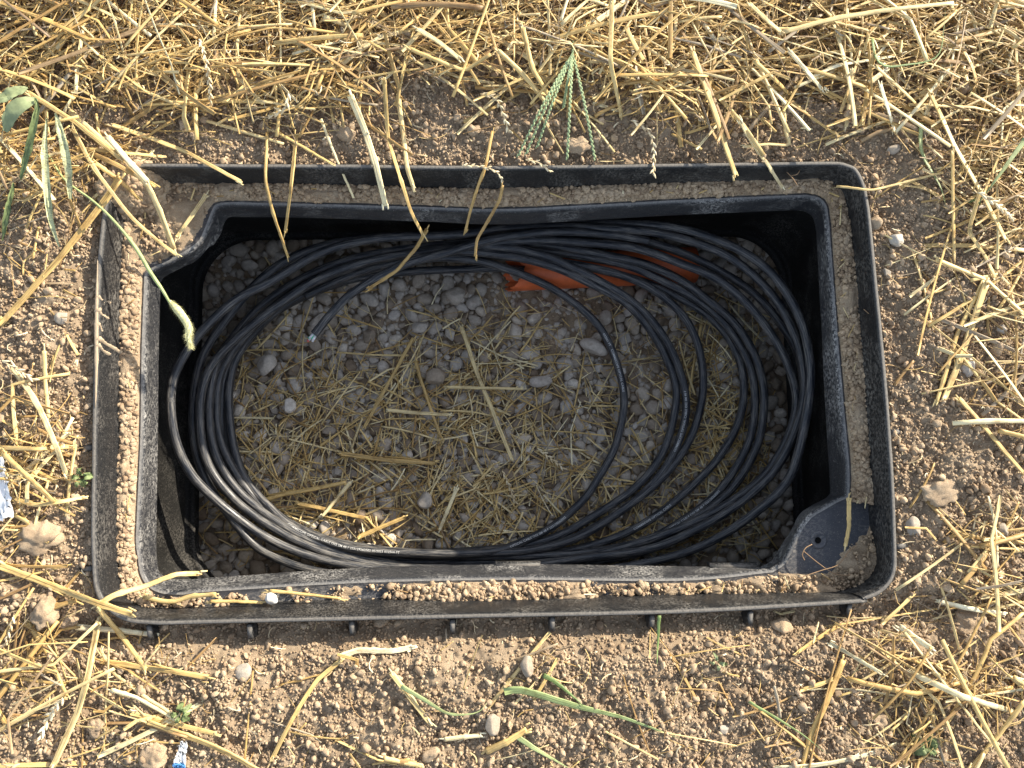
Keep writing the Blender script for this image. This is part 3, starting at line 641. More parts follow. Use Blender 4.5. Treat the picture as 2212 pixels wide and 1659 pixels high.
# ------------------------------------------------------------------ straw
def straw_mesh(PATHS, W, flat, rnd, groove, seed=0):
    """PATHS (n,M,3), W (n,), flat (n,), rnd (n,2)"""
    n, M, _ = PATHS.shape; k = 8; rq = np.random.RandomState(seed)
    T = np.gradient(PATHS, axis=1); T /= np.linalg.norm(T, axis=2, keepdims=True) + 1e-9
    roll = rq.uniform(-.7, .7, n) * (1 if n > 1 else .3)
    up = np.array([0, 0, 1.]); S = np.cross(T, up); S /= np.linalg.norm(S, axis=2, keepdims=True) + 1e-9; U = np.cross(S, T)
    c, s = np.cos(roll)[:, None, None], np.sin(roll)[:, None, None]; S, U = c * S + s * U, c * U - s * S
    th = np.arange(k) / k * 2 * math.pi; hx = np.cos(th); hy = np.sin(th)
    t = np.linspace(0, 1, M); nodep = rq.uniform(.15, .85, n); prof = 1 + .28 * np.exp(-((t[None] - nodep[:, None]) / .018) ** 2) - .16 * t[None] + .03 * rq.normal(size=(n, M))
    hyy = np.broadcast_to(hy[None, :], (n, k)).copy(); hyy[:, 2] = np.where(groove, -.15, 1.0)
    V = PATHS[:, :, None] + (W / 2)[:, None, None, None] * prof[:, :, None, None] * (hx[None, None, :, None] * S[:, :, None] + flat[:, None, None, None] * hyy[:, None, :, None] * U[:, :, None])
    sl = np.concatenate([np.zeros((n, 1)), np.cumsum(np.linalg.norm(np.diff(PATHS, axis=1), axis=2), 1)], 1)
    uv = np.stack([np.broadcast_to(np.abs(th / math.pi - 1)[None, None], (n, M, k)) + rnd[:, 1][:, None, None] * 5, np.broadcast_to(sl[:, :, None], (n, M, k))], -1).reshape(-1, 2)
    rv = np.repeat(rnd, M * k, 0)
    b = (np.arange(n) * M * k)[:, None, None]; i = (np.arange(M - 1) * k)[None, :, None]; j = np.arange(k)[None, None]; j2 = (j + 1) % k
    Fq = np.stack([b + i + j2, b + i + j, b + i + k + j, b + i + k + j2], -1).reshape(-1, 4)
    cap = np.array([[0, 1, 2, 3], [0, 3, 4, 7], [4, 5, 6, 7]]); b1 = (np.arange(n) * M * k)[:, None, None]
    Fc = np.concatenate([(b1 + cap[None]).reshape(-1, 4), (b1 + (M - 1) * k + cap[None, :, ::-1]).reshape(-1, 4)])
    return V.reshape(-1, 3), np.vstack([Fq, Fc]), {'uv': uv, 'rv': rv}
def blob(px, py, cx, cy, sx, sy, a): return a * np.exp(-((px - cx) / sx) ** 2 - ((py - cy) / sy) ** 2)
def dens(px, py):
    top = np.clip((300 - py) / 130, 0, 1)
    top = np.where(px > 1350, np.clip((320 - py) / 150, 0, 1), top); top = np.where((px > 850) & (px < 1300), np.clip((250 - py) / 130, 0, 1), top)
    d = top * .95 + .035
    d = np.maximum(d, blob(px, py, 40, 330, 170, 200, 1.0)); d = np.maximum(d, blob(px, py, 200, 330, 110, 70, .9)); d = np.maximum(d, blob(px, py, 60, 960, 110, 230, .75))
    d = np.maximum(d, blob(px, py, 110, 1480, 300, 200, .42)); d = np.maximum(d, blob(px, py, 2130, 250, 190, 330, .85))
    d = np.maximum(d, blob(px, py, 2170, 680, 130, 260, .4)); d = np.maximum(d, blob(px, py, 2010, 1480, 230, 170, .5)); d = np.maximum(d, blob(px, py, 2160, 1250, 120, 160, .4))
    d = np.maximum(d, np.where((py > 1380) & (px > 1100), .08, 0))
    c_ = N1(px / 95 + 11, py / 60 + 5) + .6 * N2(px / 38 + 3, py / 30)
    return np.clip(np.where(py < 190, d, d * np.clip(.75 + 2.0 * c_, .12, 1.5)), 0, 1)
def pile(px, py): return .028 * np.clip((dens(px, py) - .2) / .7, 0, 1)
r = np.random.RandomState(31)
def ground_straw(n, L0, L1, pw, w0, w1, M=10, bend=.12, dark=1.0, b=(-.80, .80, -.66, .64), zoff=0):
    x = r.uniform(b[0], b[1], n); y = r.uniform(b[2], b[3], n); px, py = proj(np.stack([x, y, 0 * x], 1)); d = dens(px, py); k = d > r.rand(n)
    x, y, d = x[k], y[k], d[k]; n = len(x); L = L0 + (L1 - L0) * r.rand(n) ** pw; W = r.uniform(w0, w1, n) * r.uniform(.6, 1.1, n)
    a = r.uniform(0, math.pi, n); hz = r.rand(n) < .35; a = np.where(hz, r.normal(0, .5, n), a); pz = pile(*proj(np.stack([x, y, 0 * x], 1)))
    t = np.linspace(-.5, .5, M)[None]; kink = r.uniform(-.3, .3, n)[:, None]; ka = (r.rand(n) < .3) * r.normal(0, .6, n); kb = r.normal(0, bend, n)
    ang = a[:, None] + kb[:, None] * t + ka[:, None] * (t > kink)
    st = (L / (M - 1))[:, None]; dx = np.cumsum(np.cos(ang) * st, 1); dy = np.cumsum(np.sin(ang) * st, 1); dx -= dx.mean(1, keepdims=True); dy -= dy.mean(1, keepdims=True)
    X = x[:, None] + dx; Y = y[:, None] + dy
    g = gz(x, y); tilt = r.normal(0, .07, n) * np.clip(.05 / L, .25, 1.5)
    Zs = np.maximum(gz(X[:, 0], Y[:, 0]), np.maximum(g, gz(X[:, -1], Y[:, -1])))
    Z = (Zs + W * .5 + .0015 + pz * r.rand(n) ** .8 + zoff)[:, None] + tilt[:, None] * t * L[:, None] * 1.5 - (r.rand(n) * .06 * L)[:, None] * (t * 2) ** 2
    P = np.stack([X, Y, Z], -1)
    # nothing random may lie across the box opening
    bad = inside(X.ravel(), Y.ravel(), offset(RO, .004)[:, :2]).reshape(X.shape).any(1)
    P, W, d = P[~bad], W[~bad], d[~bad]; n = len(P)
    col = np.clip(r.beta(1.8, 1.9, n) * dark, 0, 1)
    return straw_mesh(P, W, r.uniform(.25, .7, n), np.stack([col, r.rand(n)], 1), r.rand(n) < .5, r.randint(1 << 30))
def join(ps):
    off = 0; Vs = []; Fs = []; U = {'uv': [], 'rv': []}
    for v, f, u in ps:
        Vs.append(v); Fs.append(f + off); off += len(v); [U[q].append(u[q]) for q in U]
    return np.vstack(Vs), np.vstack(Fs), {q: np.vstack(U[q]) for q in U}
V, Fq, U = join([ground_straw(7600, .03, .18, 1.5, .0022, .0058), ground_straw(21000, .014, .09, 1.4, .0010, .0032, dark=.88), ground_straw(26000, .008, .06, 1.3, .0005, .0014, bend=1.0, dark=.75)])
tag(mesh('straw_litter', V, Fq, M_straw, None, True, U), 'golden cut straw litter strewn thickly over the soil around the box', 'straw', kind='stuff')
# chaff: tiny bits everywhere on the soil
def chaff(n):
    x, y = outside_pts(n, r, margin=.004); px, py = proj(np.stack([x, y, 0 * x], 1)); k = (dens(px, py) * 1.2 + .22) > r.rand(len(x)); x, y = x[k], y[k]; n = len(x)
    L = .003 + .016 * r.rand(n) ** 2; W = r.uniform(.0005, .0017, n); a = r.uniform(0, math.pi, n); t = np.linspace(-.5, .5, 4)[None]; an = a[:, None] + r.normal(0, .8, n)[:, None] * t
    X = x[:, None] + np.cos(an) * t * L[:, None]; Y = y[:, None] + np.sin(an) * t * L[:, None]; Z = (gz(x, y) + .0028)[:, None] + r.normal(0, .25, n)[:, None] * t * L[:, None] + pile(*proj(np.stack([x, y, 0 * x], 1)))[:, None] * r.rand(n)[:, None]
    return straw_mesh(np.stack([X, Y, Z], -1), W, r.uniform(.2, .6, n), r.rand(n, 2), r.rand(n) < .2, 3)
V, Fq, U = chaff(13000)
tag(mesh('chaff', V, Fq, M_chaff, None, True, U), 'fine pale chaff and husk bits scattered across the soil', 'chaff', kind='stuff')
# straw fallen into the box
def fd(px, py):
    d = blob(px, py, 850, 930, 420, 150, .85) + blob(px, py, 1060, 1090, 260, 90, .6) + blob(px, py, 1060, 770, 120, 100, .30) + blob(px, py, 1560, 960, 130, 230, .95) + blob(px, py, 620, 1080, 130, 90, .45) + blob(px, py, 1250, 1180, 300, 60, .5) + .05
    return np.where((px < 480) & (py < 1050), 0, d) * np.where(py < 640, .25, 1)
def floor_straw(n, L0, L1, pw, w0, w1, M=7, bend=.25):
    x = r.uniform(BX0 + .03, BX1 - .03, n); y = r.uniform(BY0 + .03, BY1 - .03, n); px, py = proj(np.stack([x, y, 0 * x + ZF], 1)); k = fd(px, py) > r.rand(n); x, y = x[k], y[k]; n = len(x)
    L = L0 + (L1 - L0) * r.rand(n) ** pw; W = r.uniform(w0, w1, n); a = r.uniform(0, math.pi, n); t = np.linspace(-.5, .5, M)[None]
    ang = a[:, None] + r.normal(0, bend, n)[:, None] * t + ((r.rand(n) < .25) * r.normal(0, .5, n))[:, None] * (t > 0)
    st = (L / (M - 1))[:, None]; dx = np.cumsum(np.cos(ang) * st, 1); dy = np.cumsum(np.sin(ang) * st, 1); X = x[:, None] + dx - dx.mean(1, keepdims=True); Y = y[:, None] + dy - dy.mean(1, keepdims=True)
    Z = (fz(x, y) + .009 + W * .4 + .009 * r.rand(n))[:, None] + (r.normal(0, .06, n) * L)[:, None] * t
    bad = (X < BX0 + .012).any(1) | (X > BX1 - .012).any(1) | (Y < BY0 + .012).any(1) | (Y > BY1 - .012).any(1)
    P = np.stack([X, Y, Z], -1)[~bad]; n = len(P); W = W[~bad]
    return straw_mesh(P, W, r.uniform(.25, .6, n), np.stack([np.clip(r.beta(2.2, 1.8, n), 0, 1), r.rand(n)], 1), r.rand(n) < .5, r.randint(1 << 30))
V, Fq, U = join([floor_straw(1900, .025, .11, 1.3, .0014, .0032), floor_straw(3000, .010, .06, 1.4, .0008, .0020), floor_straw(1100, .01, .05, 1.2, .0005, .0011, bend=1.6)])
tag(mesh('box_straw', V, Fq, M_straw, None, True, U), 'dull straw fallen over the gravel inside the box', 'straw', kind='stuff')
# short bits on the ledge
n = 230; kk = r.randint(0, NR, n); t_ = r.rand(n)[:, None]; P0 = Ra[kk] * (1 - t_) + Rb[kk] * t_; px, py = proj(P0); k = ledge_amount(px, py) > .25; P0 = P0[k]; n = len(P0)
a = r.uniform(0, math.pi, n); L = .004 + .022 * r.rand(n) ** 2; t = np.linspace(-.5, .5, 4)[None]
P = np.stack([P0[:, :1] + np.cos(a)[:, None] * t * L[:, None], P0[:, 1:2] + np.sin(a)[:, None] * t * L[:, None], np.full((n, 4), ZL + .0125)], -1)
ins = inside(P[..., 0].ravel(), P[..., 1].ravel(), offset(RB, .003)[:, :2]).reshape(P.shape[:2]).any(1) | ~inside(P[..., 0].ravel(), P[..., 1].ravel(), offset(RW, -.002)[:, :2]).reshape(P.shape[:2]).all(1); P = P[~ins]; n = len(P)
V, Fq, U = straw_mesh(P, r.uniform(.0006, .002, n), r.uniform(.3, .6, n), r.rand(n, 2), r.rand(n) < .3, 8)
tag(mesh('ledge_chaff', V, Fq, M_straw, None, True, U), 'short straw bits lying in the soil on the box ledge', 'straw', kind='stuff')
# ------------------------------------------------------------------ single straws, traced one by one
OPEN = offset(RO, .002)[:, :2]
def to3(pts, lift=.006):
    out = []
    for p in pts:
        if len(p) == 3: out.append(at(p[0], p[1], p[2])); continue
        z = 0.0
        for _ in range(3):
            q = at(p[0], p[1], z)
            if inside(q[:1], q[1:2], OPEN)[0]: z = .0045
            else: z = float(gz(q[:1], q[1:2])[0]) + float(pile(np.array([p[0]]), np.array([p[1]]))[0]) * 1.15 + lift
        out.append(at(p[0], p[1], z))
    return np.array(out)
SG = 'single straw stalks lying around and in the box'
sr = np.random.RandomState(77)
def one_straw(label, pts, wpx, col, mat=None, lift=.006, name='straw_stalk', cat='straw', group=SG, fray=True, taper=False, flat=None, cr=False):
    K = to3(pts, lift); M = 22
    if cr or mat is M_green: P = catmull(K, M)
    else:
        s = np.concatenate([[0], np.cumsum(np.linalg.norm(np.diff(K, axis=0), axis=1))]); u = np.linspace(0, s[-1], M); P = np.stack([np.interp(u, s, K[:, k]) for k in range(3)], 1)
    P[1:-1] = .5 * P[1:-1] + .25 * (P[2:] + P[:-2]); P[:, :2] += .00012 * sr.normal(size=(M, 2))
    dist = CAM[2] - P[:, 2].mean(); wd = wpx / F * dist * 1.22
    rnd = np.array([[col, sr.rand()]]); seed = sr.randint(1 << 30)
    parts = [straw_mesh(P[None], np.array([wd]), np.array([flat or sr.uniform(.3, .6)]), rnd, np.array([sr.rand() < .6 and wpx > 6]), seed)]
    if taper:
        v, f, u = parts[0]; t = np.repeat(np.linspace(0, 1, M), 8)[:, None]; c_ = np.repeat(P, 8, 0); v = c_ + (v - c_) * (1.05 - t ** 1.6); parts[0] = (v, f, u)
    if fray and wpx > 5:
        for e, d in ((0, P[0] - P[2]), (-1, P[-1] - P[-3])):
            d = d / np.linalg.norm(d)
            for q in range(3):
                o = sr.normal(size=3) * wd * .28; o[2] *= .3; e2 = P[e] + o + d * sr.uniform(.001, .006) + sr.normal(size=3) * .0008
                parts.append(straw_mesh(np.linspace(P[e] + o - d * .003, e2, 4)[None], np.array([wd * .3]), np.array([.5]), np.array([[min(1, col + .15), sr.rand()]]), np.array([False]), sr.randint(1 << 30)))
    V, Fq, U = join(parts); base = P.mean(0)
    o = mesh(name, V - base, Fq, mat or M_straw, None, True, U); o.location = tuple(base)
    return tag(o, label, cat, group)
G, D = .55, .2
STR = [
 ('bent pale straw draped over the far left corner onto the ledge', [(150,240),(235,318),(318,396,.006),(345,455,-.012),(376,540,-.034)], 12, .72),
 ('long thin golden straw crossing the far left corner beside the bent pale one', [(157,277),(200,360),(279,466,.004),(340,520,-.015),(383,552,-.036)], 7, .62),
 ('thick straw with a white node ending at the far left rim corner', [(232,295),(275,345),(319,392,.010)], 11, .9),
 ('thick brown straw slanting down-left outside the far left corner', [(258,385,.012),(233,425),(133,553),(0,702)], 14, .42),
 ('golden straw reaching over the far rim near its left end', [(243,270),(330,300),(400,327),(460,360,.006),(520,392,.0)], 8, .58),
 ('short golden straw lying just above the far rim beside the one reaching over', [(595,283),(655,318),(713,352)], 6, .5),
 ('thin straw hanging deep into the box, leftmost of those over the far rim', [(577,285),(573,390,.004),(592,470,-.02),(607,510,-.04),(622,556,-.06)], 6, .42),
 ('straight thin straw hanging over the far collar, second from the left', [(640,290),(628,410,.004),(616,502,-.03)], 7, .4),
 ('broad pale cut straw over the far rim ending on the ledge', [(757,207),(790,287),(811,353,.006),(822,400,-.003),(833,445,-.022)], 12, .88),
 ('pale straw stub poking over the far rim right of the broad pale one', [(860,207),(872,300),(880,366,.003),(892,402,-.006)], 9, .7),
 ('long yellow straw leaning over the far collar above the cables', [(830,173),(838,300),(868,395,.004),(887,457,-.018),(914,508,-.045)], 7, .5),
 ('greyish broken straw hanging over the cables by the free end', [(922,496,-.044),(900,535,-.07),(856,586,-.09),(826,605,-.10),(795,624,-.11)], 7, .33),
 ('brown kinked straw hanging over the middle of the far collar', [(1064,283),(1049,360,.004),(1027,417,-.012),(1016,455,-.03),(1005,500,-.04)], 6, .3),
 ('thin brown straw with two kinks hanging over the far cables', [(1085,400,-.01),(1081,430,-.02),(1058,470,-.03),(1030,517,-.045),(1026,554,-.055)], 6, .28),
 ('slim pale straw crossing the far rim right of the left third', [(693,257),(725,340),(764,428,-.022)], 5, .85),
 ('golden straw standing on end in the litter above the crabgrass', [(1130,60),(1149,147),(1200,230)], 9, .56),
 ('golden straw slanting to the crabgrass from upper left', [(1077,110),(1130,160),(1180,222)], 9, .6),
 ('pale straw slanting through the litter left of the crabgrass', [(903,63),(950,92),(993,127)], 10, .78),
 ('golden straw with a sharp bend in the litter above the far rim', [(880,103),(950,133),(1003,153),(1060,117)], 8, .5),
 ('upright golden straw right of the crabgrass', [(1322,0),(1318,133),(1343,250)], 9, .6),
 ('long straight straw across the top right of the litter', [(1688,70),(1808,38),(1930,20),(2060,6)], 10, .66),
 ('golden straw joining the left end of the long straight one', [(1618,7),(1655,42),(1688,70)], 9, .62),
 ('white ended straw lying alone in the litter above the far right corner', [(1705,110),(1740,150),(1778,196)], 9, .95),
 ('golden straw left of the white ended one in the top right litter', [(1631,133),(1670,168),(1704,202)], 9, .48),
 ('long broad straw slanting over the far rim near its right end', [(1495,110),(1548,253),(1575,340,.010),(1589,378,.002)], 12, .52),
 ('pale straw slanting over the far rim onto the right part of the ledge', [(1598,260),(1635,325),(1655,350,.004),(1690,405,-.022)], 8, .82),
 ('folded pale straw on the soil above the far right corner', [(1692,203),(1696,283),(1708,314),(1660,311),(1610,317)], 7, .7),
 ('thin golden straw pointing at the far right corner', [(1702,213),(1755,255),(1805,290)], 6, .45),
 ('pale upright straw above the far right corner', [(1840,150),(1836,210),(1828,273)], 8, .78),
 ('brownish upright straw right of the pale upright one', [(1888,117),(1874,190),(1864,262)], 9, .36),
 ('white straw piece right of the two upright ones', [(1902,183),(1918,235),(1933,285)], 8, 1.0),
 ('bent golden straw right of the white straw piece', [(1892,143),(1968,213),(2000,250),(2027,288)], 8, .58),
 ('very long straw running down the right side of the litter', [(2008,200),(2035,255),(2062,317),(2115,407),(2175,522)], 11, .55),
 ('straight golden straw standing upright on the right side', [(2057,325),(2059,440),(2061,555)], 7, .52),
 ('bent straw reaching from the soil over the far right corner', [(1807,402,-.004),(1850,407,.004),(1886,411,.006),(1960,392),(2037,372)], 5, .6),
 ('straw crossing the very long one on the right side', [(2118,410),(2092,500),(2128,553),(2150,600)], 8, .6),
 ('long pale straw from the lower left litter towards the box', [(27,793),(60,840),(87,886),(120,960),(143,1026)], 10, .76),
 ('straight golden straw left of the box beside the mud splash', [(95,758),(98,830),(105,903)], 8, .64),
 ('orange straw lying flat at the left edge of the box', [(0,967),(80,970),(155,965)], 8, .5),
 ('orange straw slanting at the left border below the flat one', [(7,980),(60,1030),(117,1085)], 9, .46),
 ('curved golden straw at the left border above the big clod', [(27,1078),(80,1091),(130,1084),(183,1074)], 8, .58),
 ('upright thin straw close to the near left side of the box', [(163,960),(152,1030),(143,1108)], 6, .6),
 ('thick golden straw lying over the near left corner of the rim', [(0,1223),(73,1249),(133,1273),(200,1300,.010),(284,1326,.006)], 12, .5),
 ('bent golden straw with its split end over the near left corner of the opening', [(213,1306,.008),(247,1284,.006),(310,1268,-.006),(380,1240,-.012),(430,1239,-.03)], 10, .60),
 ('pale split straw lying flat below the near left corner', [(163,1354),(250,1361),(337,1371)], 11, .95),
 ('golden straw pointing down-right from the near left corner', [(213,1316,.010),(260,1370),(317,1448)], 9, .52),
 ('dull straw with a pale tip lying below the near left corner', [(217,1428),(300,1440),(380,1452),(448,1464)], 9, .44),
 ('long split straw running down from the near left corner', [(213,1340),(187,1473),(167,1540),(113,1659)], 12, .66),
 ('straw with a white band in the lower left soil', [(240,1490),(293,1506),(377,1553)], 7, .84),
 ('thin straw above the white banded one', [(217,1406),(247,1456),(310,1503),(378,1546)], 6, .74),
 ('golden straw over the green weed in the lower left', [(283,1540),(370,1562),(468,1586)], 9, .5),
 ('long golden straw running to the lower border left of centre', [(320,1560),(433,1600),(500,1630),(560,1665)], 10, .48),
 ('golden straw at the left border below the near left corner', [(60,1346),(100,1406),(143,1503)], 10, .52),
 ('curled golden straw with a frayed end on the near ledge', [(310,1288,-.030),(347,1299,-.031),(377,1300,-.031),(410,1288,-.030),(440,1286,-.029),(467,1284,-.028)], 9, .6),
 ('short flat straw on the near ledge beside the white pebble', [(453,1299,-.033),(510,1299,-.033),(567,1302,-.033)], 6, .55),
 ('thin orange straw on the near ledge right of the white pebble', [(583,1276,-.030),(660,1284,-.031),(737,1293,-.032)], 6, .5),
 ('long orange straw in the soil below the left half of the box', [(737,1426),(687,1466),(650,1520),(623,1569),(587,1640)], 8, .5),
 ('pale flattened straw in the soil just below the near rim', [(735,1418),(774,1404),(847,1407),(890,1398)], 11, .92),
 ('thick golden straw in the soil below the middle of the box', [(845,1453),(885,1505),(927,1560)], 10, .66),
 ('thick orange cut straw near the lower border', [(1050,1623),(1095,1603),(1138,1576)], 13, .46),
 ('flat pale straw beside the round stone near the lower border', [(960,1597),(1000,1592),(1040,1589)], 8, .84),
 ('short golden straw at the lower border left of the round stone', [(830,1638),(870,1647),(910,1654)], 9, .6),
 ('long olive straw with a split running to the lower border right of centre', [(1822,1426),(1782,1526),(1758,1573),(1732,1659)], 11, .34),
 ('ragged brown straw below the near right corner', [(1808,1353),(1765,1380),(1722,1410)], 8, .34),
 ('thin pale straw below the near right corner', [(1792,1389),(1850,1422),(1905,1455)], 7, .86),
 ('pale grooved straw in the lower right litter near the rim corner', [(1942,1353),(1980,1380),(2015,1404)], 11, .9),
 ('white pointed straw right of the near right corner', [(2028,1299),(2100,1316),(2172,1326)], 9, 1.0),
 ('long broad pale straw in the lower right litter', [(1968,1453),(2075,1503),(2188,1537)], 11, .84),
 ('dull straw slanting to the lower right border', [(2212,1516),(2155,1590),(2098,1660)], 10, .5),
 ('long thin straw crossing the lower right litter', [(1955,1366),(2042,1479),(2142,1606)], 5, .7),
 ('olive straw slanting across the right side, level with the opening', [(2022,560),(2075,583),(2128,603),(2212,678)], 10, .6),
 ('thin straw of the leaning pair right of the box', [(2125,606),(2068,720),(2045,800),(2022,873)], 9, .55),
 ('thick straw of the leaning pair right of the box', [(2130,613),(2092,726),(2065,800),(2040,862)], 14, .62),
 ('straw from the leaning pair to the right border', [(2072,860),(2125,920),(2170,975),(2214,1025)], 9, .45),
 ('long pale straw in the middle of the box floor', [(997,706,-.264),(1030,806,-.264),(1070,903,-.264),(1107,996,-.266)], 8, .72),
 ('pale straw lying level in the box left of the long one', [(837,886,-.265),(900,892,-.265),(970,896,-.265)], 7, .76),
 ('pale straw lying level across the upper part of the long one', [(963,836,-.262),(1045,838,-.262),(1130,840,-.262)], 6, .72),
 ('golden straw slanting in the box left of the long pale one', [(897,780,-.266),(924,866,-.266),(953,946,-.266)], 6, .42),
 ('dull straw slanting down-left in the box', [(893,730,-.266),(847,813,-.266),(787,923,-.266)], 7, .46),
 ('golden straw at the left of the box floor', [(737,980,-.266),(837,994,-.266),(940,1001,-.266)], 8, .4),
 ('pale straw near the near end of the box floor', [(987,1054,-.262),(968,1100,-.262),(949,1145,-.262)], 7, .88),
 ('pale straw crossing the gravel near the printed cable', [(757,1042,-.262),(725,1080,-.262),(695,1116,-.262)], 7, .84),
 ('golden straw lying on gravel above the printed cable', [(644,1087,-.264),(720,1104,-.264),(791,1120,-.264)], 7, .44),
 ('curved golden straw in the box at the edge of the sunlight', [(564,1082,-.262),(610,1068,-.262),(668,1058,-.262),(747,1042,-.262)], 8, .5),
 ('golden straw pair on gravel right of the printed cable', [(773,1161,-.264),(820,1140,-.264),(874,1118,-.264)], 8, .44),
 ('pale straw lying under the cables at the right of the box floor', [(1515,700,-.272),(1498,790,-.272),(1488,860,-.272)], 6, .5),
 ('straw standing along the soil on the right ledge near the bolt hole', [(1834,1075,-.030),(1834,1140,-.029),(1826,1180,-.030)], 8, .55),
]
STR += [
 ('dull straw lying on the spilt soil of the far left corner', [(205,352),(262,392),(300,430,-.012)], 8, .4),
 ('pale thin straw crossing the far left corner to the lower left', [(330,330),(268,372),(200,428)], 6, .74),
 ('brown straw under the bent pale one at the far left corner', [(168,318),(240,350),(330,398,-.004)], 9, .26),
 ('short pale straw on the ledge beside the notch of the opening', [(446,420,-.030),(415,465,-.031),(382,512,-.032)], 8, .7),
 ('long golden straw slanting to the far rim from the upper left', [(60,200),(160,262),(262,345)], 9, .56),
 ('straw lying level on the soil above the far left corner', [(190,322),(270,330),(350,338)], 7, .5)]
for s_ in STR: one_straw(*s_)
GG = 'green blades lying on the soil'
for lb, pts, wpx, col in [
 ('thin green blade looping through the top right litter', [(1885,83),(1890,120),(1908,143),(1960,140),(2025,123),(2038,67),(2042,17)], 5, .35),
 ('broad wilted green blade lying on soil below the box', [(1090,1494),(1125,1490),(1237,1523),(1354,1553),(1475,1598)], 13, .75),
 ('curved dark green blade above the broad wilted one', [(1174,1459),(1204,1476),(1270,1533)], 8, .3),
 ('yellow green curled blade left of the round stone', [(867,1483),(924,1516),(970,1542),(1030,1540),(1052,1518)], 8, .9),
 ('thin straight green blade in the lower right soil', [(1618,1516),(1722,1579),(1788,1630)], 5, .6),
 ('thin green blade upright below the near rim', [(1424,1330),(1421,1390),(1419,1438)], 6, .4),
 ('pale green blade left of the very long straw', [(1990,265),(1992,330),(2030,400),(2045,450)], 9, .85),
 ('long pale green blade curving towards the right border', [(2215,300),(2150,390),(2105,450)], 9, .95),
 ('wilted green blade by the lower border', [(1118,1592),(1160,1620),(1230,1660)], 9, .9)]:
    one_straw(lb, pts, wpx, col, M_green, .007, 'green_blade', 'blade', GG, False, True, .25)

# ------------------------------------------------------------------ plants
def tubeobj(name, K, rad, mat, root, k=7, n=30, flat=1.0):
    P = catmull(K, n); V, Fs, uv = tube(P, rad if np.isscalar(rad) else np.interp(np.linspace(0, 1, n), np.linspace(0, 1, len(rad)), rad), k, False, flat)
    return rebase(mesh(name, V, Fs, mat, None, True, {'uv': uv, 'rv': np.full_like(uv, .5)}), root), P
K = np.array([at(*p) for p in [(105,335,.012),(140,388,.02),(201,434,.02),(247,478,.018),(293,535,.014),(324,587,.010),(348,622,.006),(368,656,0)]])
fx_ = empty('foxtail_grass', K[0], 'green foxtail grass stem leaning over the left side with its bristly head above the opening', 'grass')
tubeobj('stem', K, [.0010, .0011, .0011, .0012, .0015, .0021, .0020, .0013], M_fstem, fx_)
H = catmull(np.array([at(*p) for p in [(366,650,0),(392,680,-.004),(407,706,-.008),(407,730,-.012),(412,751,-.016)]]), 60)
q = np.random.RandomState(4); Vb = []; Fb = []; TH = np.gradient(H, axis=0); TH /= np.linalg.norm(TH, axis=1)[:, None]
V, Fs, uv = tube(H, np.interp(np.linspace(0, 1, 60), [0, .2, .7, 1], [.0018, .0042, .0038, .0014]), 8); Vb.append(V); Fb += [np.vstack([np.concatenate([f, f[:, :1]], 1) if f.shape[1] == 3 else f for f in Fs])]; off = len(V)
Fb4 = [Fs[0]]; Fb3 = [Fs[1], Fs[2]]
for k in range(1100):
    i_ = q.randint(0, 60); d = q.normal(size=3); d -= (d @ TH[i_]) * TH[i_]; d /= np.linalg.norm(d); rr2 = np.interp(i_ / 59, [0, .2, .7, 1], [.0016, .0034, .003, .001])
    b0 = H[i_] + d * rr2 * .8; tip = b0 + d * q.uniform(.002, .0050) + TH[i_] * q.uniform(.001, .0045); sd_ = np.cross(d, TH[i_]) * .00032
    Vb.append(np.array([b0 - sd_, b0 + sd_, tip])); Fb3.append(np.array([[off, off + 1, off + 2]])); off += 3
rebase(mesh('seed_head', np.vstack(Vb), [Fb4[0], np.vstack(Fb3)], M_seed, None, False, None), fx_)

hub = at(1237, 113, .030); crab = empty('crabgrass', at(1237, 95, .01), 'pale green crabgrass head with six finger-like spikes fanned on the soil above the far rim', 'grass')
tubeobj('stem', np.array([at(1237, 80, .01), at(1238, 100, .024), hub]), .0013, M_crab, crab)
for (tx, ty) in ((1119,337),(1136,333),(1160,318),(1217,232),(1225,343),(1285,343)):
    mid = at((1237 + tx) / 2 + (tx - 1225) * .04, (113 + ty) / 2, .030); tip = at(tx, ty, .010); P = catmull(np.array([hub, mid, tip]), 46); v, f = lump(1, tx, .12)
    TT = np.gradient(P, axis=0); TT /= np.linalg.norm(TT, axis=1)[:, None]; Sx = np.cross(TT, [0, 0, 1]); Sx /= np.linalg.norm(Sx, axis=1)[:, None]; Ux = np.cross(Sx, TT); Vs = []; Fs_ = []
    for i_ in range(4, 46):
        sg = 1 if i_ % 2 else -1; w_ = v * [.0010, .0024, .0008]; Vs.append(P[i_] + w_[:, :1] * Sx[i_] + w_[:, 1:2] * TT[i_] + w_[:, 2:] * Ux[i_] + sg * .00075 * Sx[i_]); Fs_.append(f + (i_ - 4) * len(v))
    V2, F2, _ = tube(P, .0006, 5); o2 = (46 - 4) * len(v)
    rebase(mesh('spike', np.vstack(Vs + [V2]), [F2[0] + o2, np.vstack(Fs_ + [F2[1] + o2, F2[2] + o2])], M_crab, None, True), crab)
